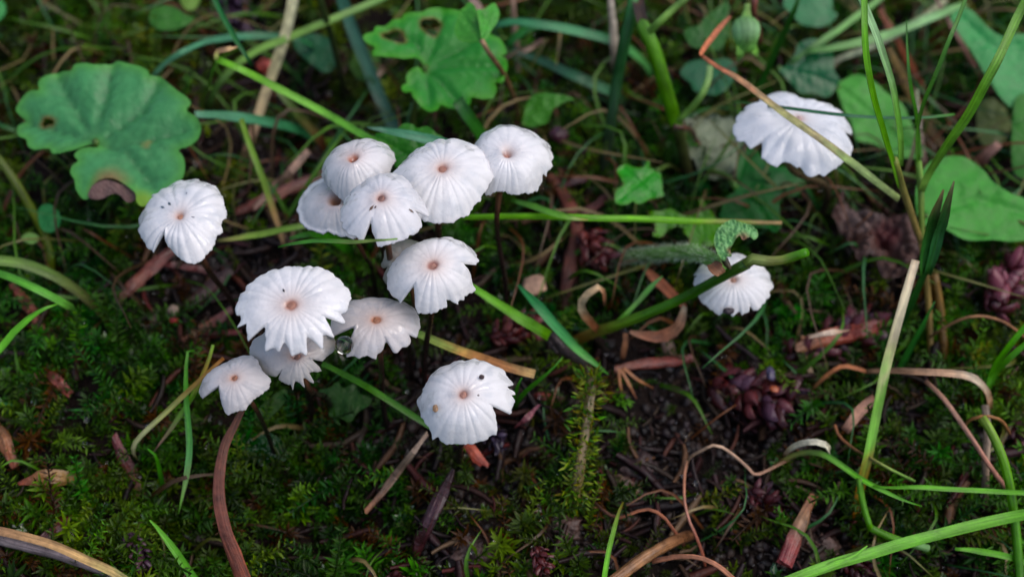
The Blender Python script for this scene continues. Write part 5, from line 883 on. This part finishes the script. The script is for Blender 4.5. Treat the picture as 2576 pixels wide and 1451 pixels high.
sliver('long russet twig behind the upper cluster of mushrooms', [(600,530,6),(680,495,7),(760,462,8),(810,440,8)], 34, [(110,56,44), (150,80,60), (140,72,56), (120,64,50)], 'twig', 'twig', lump=0.1)
sliver('frayed pale twig above the long russet one', [(640,520,7),(690,470,8),(730,430,9),(770,385,10)], 24, [(150,104,84), (176,134,112), (160,120,96), (190,150,124)], 'twig', 'twig', lump=0.1)
sliver('dark wood chip beneath the lone mushroom', [(470,770,4),(520,730,4.5),(570,690,5)], 44, [(70,40,36), (84,46,40), (60,34,32)], 'wood_chip', 'wood chip')
sliver('big orange red bark sliver with a cream split face right of the small mushroom', [(2024,872,7),(2070,852,7.5),(2130,840,8),(2180,828,8),(2206,826,7)], 52, [(170,120,84), (190,104,66), (180,76,46), (150,64,46), (130,56,50)], flat=0.6)
sliver('cream wood splinter along the big orange red bark sliver', [(2040,846,11),(2080,838,11.5),(2130,832,11)], 22, [(200,170,144), (214,186,160), (190,140,104)], 'splinter', 'splinter', taper=(0.4, 1, 0.2))
sliver('thin pale splinter under the big bark sliver', [(2060,868,5),(2120,872,5),(2170,884,4)], 11, [(170,130,100), (190,150,120), (150,110,84)], 'splinter', 'splinter')
sliver('pale needle standing below the big bark sliver', [(2022,850,6.5),(2024,890,5.5),(2040,940,4.5),(2056,980,3)], 16, [(190,130,90), (200,160,120), (214,176,130), (196,150,104)], 'needle', 'needle')
sliver('rust red bark sliver with splayed ends in the dark hollow', [(1556,926,5),(1610,916,5.5),(1680,908,6),(1736,900,5.5)], 30, [(150,80,50), (140,60,40), (150,60,44), (130,50,40)])
for i, (p_, l_) in enumerate(((((1562,930,5),(1580,962,4.5),(1600,1000,3)), 'orange pine needle splayed downward from the rust red sliver'), (((1570,926,5.2),(1605,955,4.5),(1648,978,3.5)), 'orange pine needle slanting right from the rust red sliver'), (((1556,932,5),(1560,965,4.5),(1568,1000,3)), 'dark orange pine needle hanging by the rust red sliver'))):
    sliver(l_, p_, 10, [(176,110,62), (190,124,70), (150,84,50)], 'pine_needle', 'pine needle', taper=(1, 0.9, 0.3), lump=0.04)
sliver('pale wooden stub beside the rust red sliver', [(1672,845,6),(1680,870,5.5),(1690,895,4.5)], 34, [(176,136,110), (186,146,120), (150,110,84)], 'wood_stub', 'wood chip')
sliver('tan peeled wood piece with a crimson base at lower right', [(1978,1408,6),(1996,1360,7),(2020,1300,7.5),(2042,1256,7)], 42, [(150,56,56), (150,60,56), (170,130,96), (180,130,90), (176,100,70)], 'peeled_wood', 'wood piece', taper=(1.0, 1.1, 0.9, 0.6), flat=0.6)
sliver('orange red fragment below the gritty mushroom', [(1174,1112,8),(1192,1138,7.5),(1216,1164,7)], 34, [(150,66,46), (190,84,54), (170,70,50)], 'bark_fragment', 'bark fragment')
sliver('pink purple seed scale right of the gritty mushroom', [(1300,1070,6),(1326,1050,6.5),(1352,1022,6)], 18, [(130,56,60), (176,96,104), (150,80,96)], 'seed_scale', 'seed scale', taper=(0.2, 1, 0.4))
sliver('flat red chip in the hollow right of the gritty mushroom', [(1332,1000,5),(1364,996,5.5),(1410,1006,5)], 22, [(120,44,36), (140,52,40), (90,34,32)], 'bark_chip', 'bark chip')
sliver('smooth dark purple twig standing in the bottom soil', [(1134,1196,8),(1108,1250,8),(1080,1310,7.5),(1050,1376,5)], 40, [(56,32,36), (76,44,50), (84,46,52), (76,30,32)], 'dark_twig', 'twig', taper=(0.5, 0.9, 1, 1), lump=0.06, flat=0.8)
sliver('tan stick slanting left below the gritty mushroom', [(1070,1096,9),(1040,1136,9),(1000,1188,8.5),(964,1236,8),(924,1280,7)], 22, [(150,124,104), (170,140,116), (160,124,100), (150,116,92), (176,116,76)], 'stick', 'stick', lump=0.12, flat=0.8)
sliver('short tan stick under the left lobe of the holed leaf', [(984,144,9),(964,172,8),(942,202,7)], 17, [(180,150,120), (190,160,132), (176,140,112)], 'stick', 'stick', flat=0.8)
sliver('little tan stick right of the sprig of leaflets', [(1318,131,9),(1340,118,9.5),(1364,102,10)], 13, [(176,140,116), (190,156,132), (160,120,100)], 'stick', 'stick', flat=0.8)
sliver('pale upright straw piece behind the arched blade', [(1288,-30,15),(1292,30,13),(1298,90,10),(1302,150,7),(1303,180,5)], 18, [(176,140,116), (196,160,136), (206,170,146), (214,184,160)], 'straw_piece', 'straw', flat=0.7, lump=0.08, mat='dry')
sliver('pale straw standing behind the dark hairy stem', [(1536,-40,18),(1540,40,15),(1548,140,10.5),(1556,230,6),(1562,330,0)], 24, [(176,166,146), (190,176,156), (196,176,150), (180,150,124), (150,120,96)], 'straw', 'straw', flat=0.6, lump=0.05, mat='dry')
sliver('leaning tan straw piece above the thick stem node', [(1180,-20,14),(1205,30,12),(1222,60,10)], 24, [(160,130,120), (190,156,140), (176,140,124)], 'straw_piece', 'straw', mat='dry')
sliver('orange tan dry stick right of the thick node stem', [(1648,110,12),(1660,160,10),(1676,215,7),(1690,270,4)], 22, [(190,140,84), (184,130,80), (150,104,66), (130,84,60)], 'stick', 'stick', mat='dry')
sliver('rusty dry stem behind the upright grass plant', [(2215,30,13),(2250,90,11),(2290,165,8),(2330,245,5),(2360,310,2)], 24, [(150,90,60), (170,92,56), (176,90,50), (120,70,50)], 'dry_twig', 'stem', mat='dry')
sliver('yellow brown dry stem crossing behind the grass plant', [(2240,130,9),(2290,230,7),(2350,340,5),(2410,430,2)], 32, [(150,120,60), (160,130,66), (140,110,56), (110,90,50)], 'dry_twig', 'stem', mat='dry')
blade('pale green blade crossing high behind the grass plant', [(2030,130,14),(2110,118,15),(2220,92,15),(2330,50,15),(2430,10,14)], 22, [(110,156,90), (132,176,110), (150,190,136), (120,166,100)], taper=(0.6, 1, 1, 0.8))
blade('second pale blade rising steeply behind the grass plant', [(1990,160,12),(2060,110,13),(2130,60,14),(2210,0,15),(2250,-40,15)], 17, [(96,144,80), (120,166,96), (110,158,90)], taper=(0.6, 1, 1, 0.8))
blade('greyish dead blade drooping behind the grass plant', [(2060,190,8),(2110,150,10),(2190,118,11),(2300,60,12),(2380,0,12)], 18, [(130,130,104), (150,160,124), (140,150,110), (150,150,116)], 'dry_grass', 'dry blade', mat='dry', taper=(0.7, 1, 1, 0.8))
sliver('pale pinkish dead stem behind the base of the grass plant', [(2306,230,13),(2312,300,10),(2320,370,7),(2326,440,3),(2330,480,0)], 16, [(150,160,120), (186,166,150), (196,166,150), (150,124,110)], 'dead_twig', 'stem', mat='dry')
sliver('purple brown dead stem slanting at the far top right', [(2350,-10,14),(2390,60,12),(2430,130,9),(2470,200,6)], 15, [(150,120,104), (140,100,84), (120,84,70)], 'dead_twig', 'stem', mat='dry')
blade('curled reddish dead leaf above the oval leaf', [(2440,440,4),(2462,412,7),(2488,385,9),(2515,362,10)], 34, [(110,70,56), (130,80,60), (160,120,104)], 'curled_dead_leaf', 'dead leaf', mat='dry', taper=(0.6, 1, 0.6), roll=0.4)
# forked reddish root
t = thing('forked_root', 'forked reddish brown root beneath the round cap', 'root', G(1415, 790, 0))
stem('', [(1380,440,4),(1410,478,4),(1440,525,4),(1450,570,3.6),(1440,640,3.4),(1428,710,3),(1415,790,0)], 40, [(112,60,46), (116,60,44), (106,54,42), (96,50,38), (80,42,34), (64,34,30)], 'main_root', parent=t, mat='dry', lump=0.3, flat=0.4, k=7, taper=(0.5, 1, 0.8, 1, 0.6))
stem('', [(1450,560,4),(1475,535,4),(1510,510,3.6),(1530,490,3)], 28, [(96,50,42), (80,40,38), (66,34,34)], 'side_root', parent=t, mat='dry', lump=0.3, flat=0.4, k=7, taper=(0.5, 1, 0.8, 1, 0.6))
stem('', [(1400,470,4),(1440,458,4),(1475,452,3.6)], 20, [(88,40,42), (80,36,40), (62,30,34)], 'side_root', parent=t, mat='wood', lump=0.15, flat=0.6)
# mossy bark strip hanging under the teal blade
t = thing('mossy_twig', 'vertical twig wrapped in moss below the teal blade', 'twig', G(1445, 1290, 0))
mp = [(1385,840,8),(1420,880,8),(1470,915,8.5),(1488,960,9),(1480,1030,9),(1470,1100,8.5),(1458,1180,7),(1448,1250,4),(1445,1290,0)]
stem('', mp, 26, [(40,26,24), (56,40,32), (84,70,46), (104,90,54), (120,100,62), (110,96,52), (76,76,40)], 'wood', parent=t, mat='wood', lump=0.25)
q = catmull(path(mp), 80); T_, B_, N_ = frame(q); ms = []; mf = []; mc = []
for i in range(520):
    a = rng.integers(24, 80); an = rng.uniform(-0.6, math.pi+0.6); d = nrm(B_[a]*math.cos(an)+N_[a]*math.sin(an)+T_[a]*rng.normal(0, 0.5)+np.array([0, 0, 0.2])); b0 = q[a]+d*0.5+B_[a]*rng.normal(0, 0.5)
    l = 0.7+0.8*rng.random(); s = nrm(np.cross(d, rng.normal(0, 1, 3)))*l*0.13; k0 = len(ms); u = np.cross(s, d)*0.5
    ms += [b0, b0+d*l*0.45+s+u, b0+d*l, b0+d*l*0.45-s+u]; mf += [(k0, k0+1, k0+2), (k0, k0+2, k0+3)]
    cc = lin([(84, 120, 40), (120, 140, 60), (110, 104, 56), (66, 110, 40), (150, 160, 96)][rng.integers(0, 5)])*np.exp(rng.normal(0, 0.25)); mc += [cc*0.6, cc, cc*1.3, cc]
mo = obj('moss_coat', np.array(ms), mf, np.array(mc), 'moss', t, smooth=False); mo['kind'] = 'stuff'
sliver('blackened broken twig end under the teal blade', [(1372,815,9),(1385,848,8.5),(1405,880,8)], 30, [(60,40,34), (46,30,26), (40,26,24)], 'broken_twig', 'twig', lump=0.2)
# cones and catkins made of overlapping scales
def scale_mesh():
    nu, nv = 5, 6; V = []; F = []
    for s in (0, 1):
        for i in range(nu):
            for j in range(nv):
                u = i/(nu-1)*2-1; t = j/(nv-1); wv = math.sin(math.pi*min(1, 0.15+t*0.9))**0.8*0.33
                V.append((u*wv, t, 0.22*math.sin(t*2.2)*(1-0.5*u*u)+0.10*(1-u*u)-s*0.10*(1-t*0.6)))
    for s in (0, 1):
        for i in range(nu-1):
            for j in range(nv-1):
                a = s*nu*nv+i*nv+j; q = (a, a+nv, a+nv+1, a+1); F.append(q if s == 0 else q[::-1])
    b = nu*nv
    for i in range(nu-1):
        a = i*nv; F += [(a, b+a, b+a+nv, a+nv), (a+nv-1, a+2*nv-1, b+a+2*nv-1, b+a+nv-1)]
    for j in range(nv-1): F += [(j, j+1, b+j+1, b+j), ((nu-1)*nv+j, b+(nu-1)*nv+j, b+(nu-1)*nv+j+1, (nu-1)*nv+j+1)]
    return np.array(V), F
SV, SF = scale_mesh()
def cone(label, p0, p1, w, cols, n=20, name='fallen_cone', cat='cone', slen=0.42):
    n = int(n*2.1); p0 = (p0[0], p0[1], p0[2]-1.6); p1 = (p1[0], p1[1], p1[2]-1.6); cols = [tuple(k*0.66 for k in c) for c in cols]
    a = G(*p0); b = G(*p1); ax = nrm(b-a); L = np.linalg.norm(b-a); rd = 0.47*w*mmpp(a)
    t = thing(name, label, cat, (a+b)/2-np.array([0, 0, rd]))
    v, f, c = tube([a, (a+b)/2, b], rd*0.55, [cols[0]], k=8, taper=(0.5, 1, 0.4)); obj('core', v, f, c*0.6, 'scale', t)
    e1 = nrm(np.cross(ax, [0.1, 0.2, 1])); e2 = np.cross(ax, e1)
    sl = rd*2*slen*1.3
    me = [mesh('scale', SV*sl, SF, np.tile(lin(cc), (len(SV), 1))) for cc in cols]
    for m_ in me: m_.materials.append(M['scale'])
    from mathutils import Matrix
    for i in range(n):
        s = (i+0.5)/n; an = i*2.399+rng.normal(0, 0.15); rr = rd*(0.35+0.45*math.sin(math.pi*(0.12+0.8*s)))
        d = e1*math.cos(an)+e2*math.sin(an); o = bpy.data.objects.new('scale', me[rng.integers(0, len(me))]); COL.objects.link(o); o.parent = t
        y = nrm(ax*0.75+d*(0.35+0.4*rng.normal())+rng.normal(0, 0.25, 3)); x = nrm(np.cross(y, d)); z = np.cross(x, y)
        pos = a+ax*L*(s*0.92)+d*rr*(0.5+0.45*rng.random())-np.array(t['_org'])
        k = 0.55+0.75*rng.random(); R = np.stack([x*k, y*k, z*k], 1); mtx = Matrix(np.vstack([np.hstack([R, (pos*MM)[:, None]]), [0, 0, 0, 1]]).tolist()); o.matrix_local = mtx
    return t
MR = [(124, 44, 46), (100, 34, 38), (136, 64, 72), (92, 32, 32), (112, 66, 88)]
RDc = [(140, 46, 40), (120, 36, 32), (150, 66, 58), (104, 32, 36)]
PK = [(150, 56, 74), (170, 80, 100), (124, 44, 60)]
cone('wet maroon cone with glossy scales right of the mossy hollow', (1785,965,4), (1990,1030,4), 110, MR, 30)
cone('dark maroon cone behind the big bark sliver', (1975,905,3.5), (2230,800,3.5), 96, MR, 32)
cone('red pitted cone lump beside the forked root', (1462,585,6), (1522,655,6), 84, RDc, 18)
cone('cluster of small red scales behind the browning blade', (1235,850,4), (1345,812,4.5), 74, RDc, 18, 'scale_cluster', 'cone')
cone('purple catkin in the blurred top left', (572,-10,6), (610,75,6), 70, [(96, 64, 92), (84, 50, 74), (110, 76, 100)], 18, 'catkin', 'catkin')
cone('purple catkin lying in the moss by the bottom left', (325,1340,5), (365,1425,5), 62, [(104, 60, 88), (84, 44, 62), (116, 70, 84)], 16, 'catkin', 'catkin')
cone('pink red fruiting cluster at the right margin', (2500,775,6), (2575,655,7), 92, PK, 22, 'fruit_cluster', 'fruit cluster', 0.5)
cone('violet scale tuft under the gritty mushroom', (1225,1075,6), (1262,1125,6), 50, [(84, 64, 96), (70, 50, 76), (96, 74, 104)], 12, 'scale_tuft', 'scale tuft')
cone('glossy dark red bud at the bottom edge', (1345,1375,6), (1372,1440,6), 50, [(130, 40, 38), (110, 30, 30), (140, 60, 64)], 12, 'bud', 'bud')
cone('small purple cone at the lower left corner below the moss', (985,1440,5), (1015,1475,5), 46, MR, 12)
cone('dark red cone on the soil of the lower right edge', (2120,1405,3), (2190,1440,3), 60, MR, 14)
cone('maroon cone half buried by the creeping runner', (1880,1235,3), (1960,1290,3), 70, MR, 16)
cone('small maroon cone at the right margin below the arched leaf', (2540,1060,4), (2590,1140,4), 66, MR, 14)
def pebble(label, px, py, z, r, colr, name, cat, mat='scale', sq=(1, 0.85, 0.75), rough=0.22):
    v, f = subdiv(*icosa()); v, f = subdiv(v, f)
    if rough > 0.5: v, f = subdiv(v, f)
    nz = np.array([mnoise.noise(Vector(a*1.7)+Vector((px, py, 0)))+(0.8*mnoise.noise(Vector(a*5)+Vector((py, px, 0)))+0.5*mnoise.noise(Vector(a*11)) if rough > 0.5 else 0) for a in v])
    o = G(px, py, z) if not isinstance(z, np.ndarray) else z
    k = v*(1+rough*nz[:, None])*np.array(sq)*r*mmpp(o)+o
    ob = obj(name, k, f, np.tile(lin(colr), (len(v), 1))*(1+0.5*nz[:, None]), mat, smooth=rough < 0.5)
    return tag(ob, label, cat)
pebble('round purple berry behind the round white cap', 1405, 340, 4, 26, (80, 38, 50), 'berry', 'berry')
pebble('tan papery scrap under the level blade', 1345, 715, 5, 30, (190, 150, 124), 'papery_scrap', 'scrap', 'dry', (1, 1, 0.35))
pebble('red brown lump near the pale straw foot', 668, 168, 6, 24, (176, 70, 50), 'bark_lump', 'bark lump')
pebble('small pale wood bit left of the split twig', 435, 780, 4.5, 14, (150, 126, 108), 'wood_bit', 'wood bit', 'dry', (1, 1, 0.6))
pebble('tiny red berry beside the pale wood bit', 438, 805, 5.5, 12, (150, 36, 24), 'berry', 'berry')
pebble('orange wet scale by the maroon cone', 1948, 978, 5.5, 12, (170, 84, 44), 'orange_scale', 'scale', 'scale', (1, 0.8, 0.4))
pebble('dark violet seed above the wet maroon cone', 1938, 940, 6, 17, (74, 64, 88), 'seed', 'seed', 'scale', (0.7, 1.2, 0.6))
for lab, px, py, r, cc in (('brown clod of soil left of the slender yellow green blade', 1420, 1330, 40, (76, 54, 46)), ('crumbly dark clod under the dark purple twig', 1180, 1395, 52, (66, 46, 40)), ('grey brown clod beside the peeled wood', 2060, 1380, 44, (92, 70, 62)), ('dark clod of soil above the tan root', 1600, 1180, 48, (58, 42, 40)), ('small clod near the end of the mossy twig', 1560, 1215, 26, (84, 62, 50)), ('dark soil lump beside the upright narrow blade', 510, 1350, 34, (50, 38, 36))):
    pebble(lab, px, py, 0.8, r, cc, 'soil_clod', 'soil clod', 'soil', (1, 0.8, 0.6), 0.52)
# grit on the caps and the water drop
def ontop(px, py, m): return onplane(px, py, m[1]-m[2]*0.35, m[2])
pebble('dark grit speck on the gritty mushroom', 1212, 948, ontop(1212, 948, M13)+M13[2]*0.05, 7, (70, 50, 50), 'grit', 'grit', 'soil')
pebble('tan seed stuck in a hole of the gritty mushroom', 1095, 1026, ontop(1095, 1026, M13)-M13[2]*0.1, 9, (150, 116, 84), 'seed', 'seed', 'soil', (0.8, 1.2, 0.6))
pebble('minute brown speck beside the eye of the gritty mushroom', 1203, 995, ontop(1203, 995, M13)+M13[2]*0.1, 3.5, (80, 60, 56), 'grit', 'grit', 'soil')
pebble('dark crumb on the hem of the small stem-crossed mushroom', 1833, 782, onplane(1833, 782, M15[1]-M15[2]*1.4, M15[2]), 11, (64, 54, 58), 'crumb', 'crumb', 'soil', (1.3, 0.8, 0.7))
v, f = subdiv(*subdiv(*subdiv(*icosa()))); o_ = P(866, 868, 25.3)
tag(obj('water_drop', v*np.array([1, 1, 0.92])*24*mmpp(o_)+o_, f, None, 'water'), 'clear round water drop hanging from the greyish mushroom', 'water drop')

for o in list(bpy.data.objects):
    if '_org' in o: del o['_org']
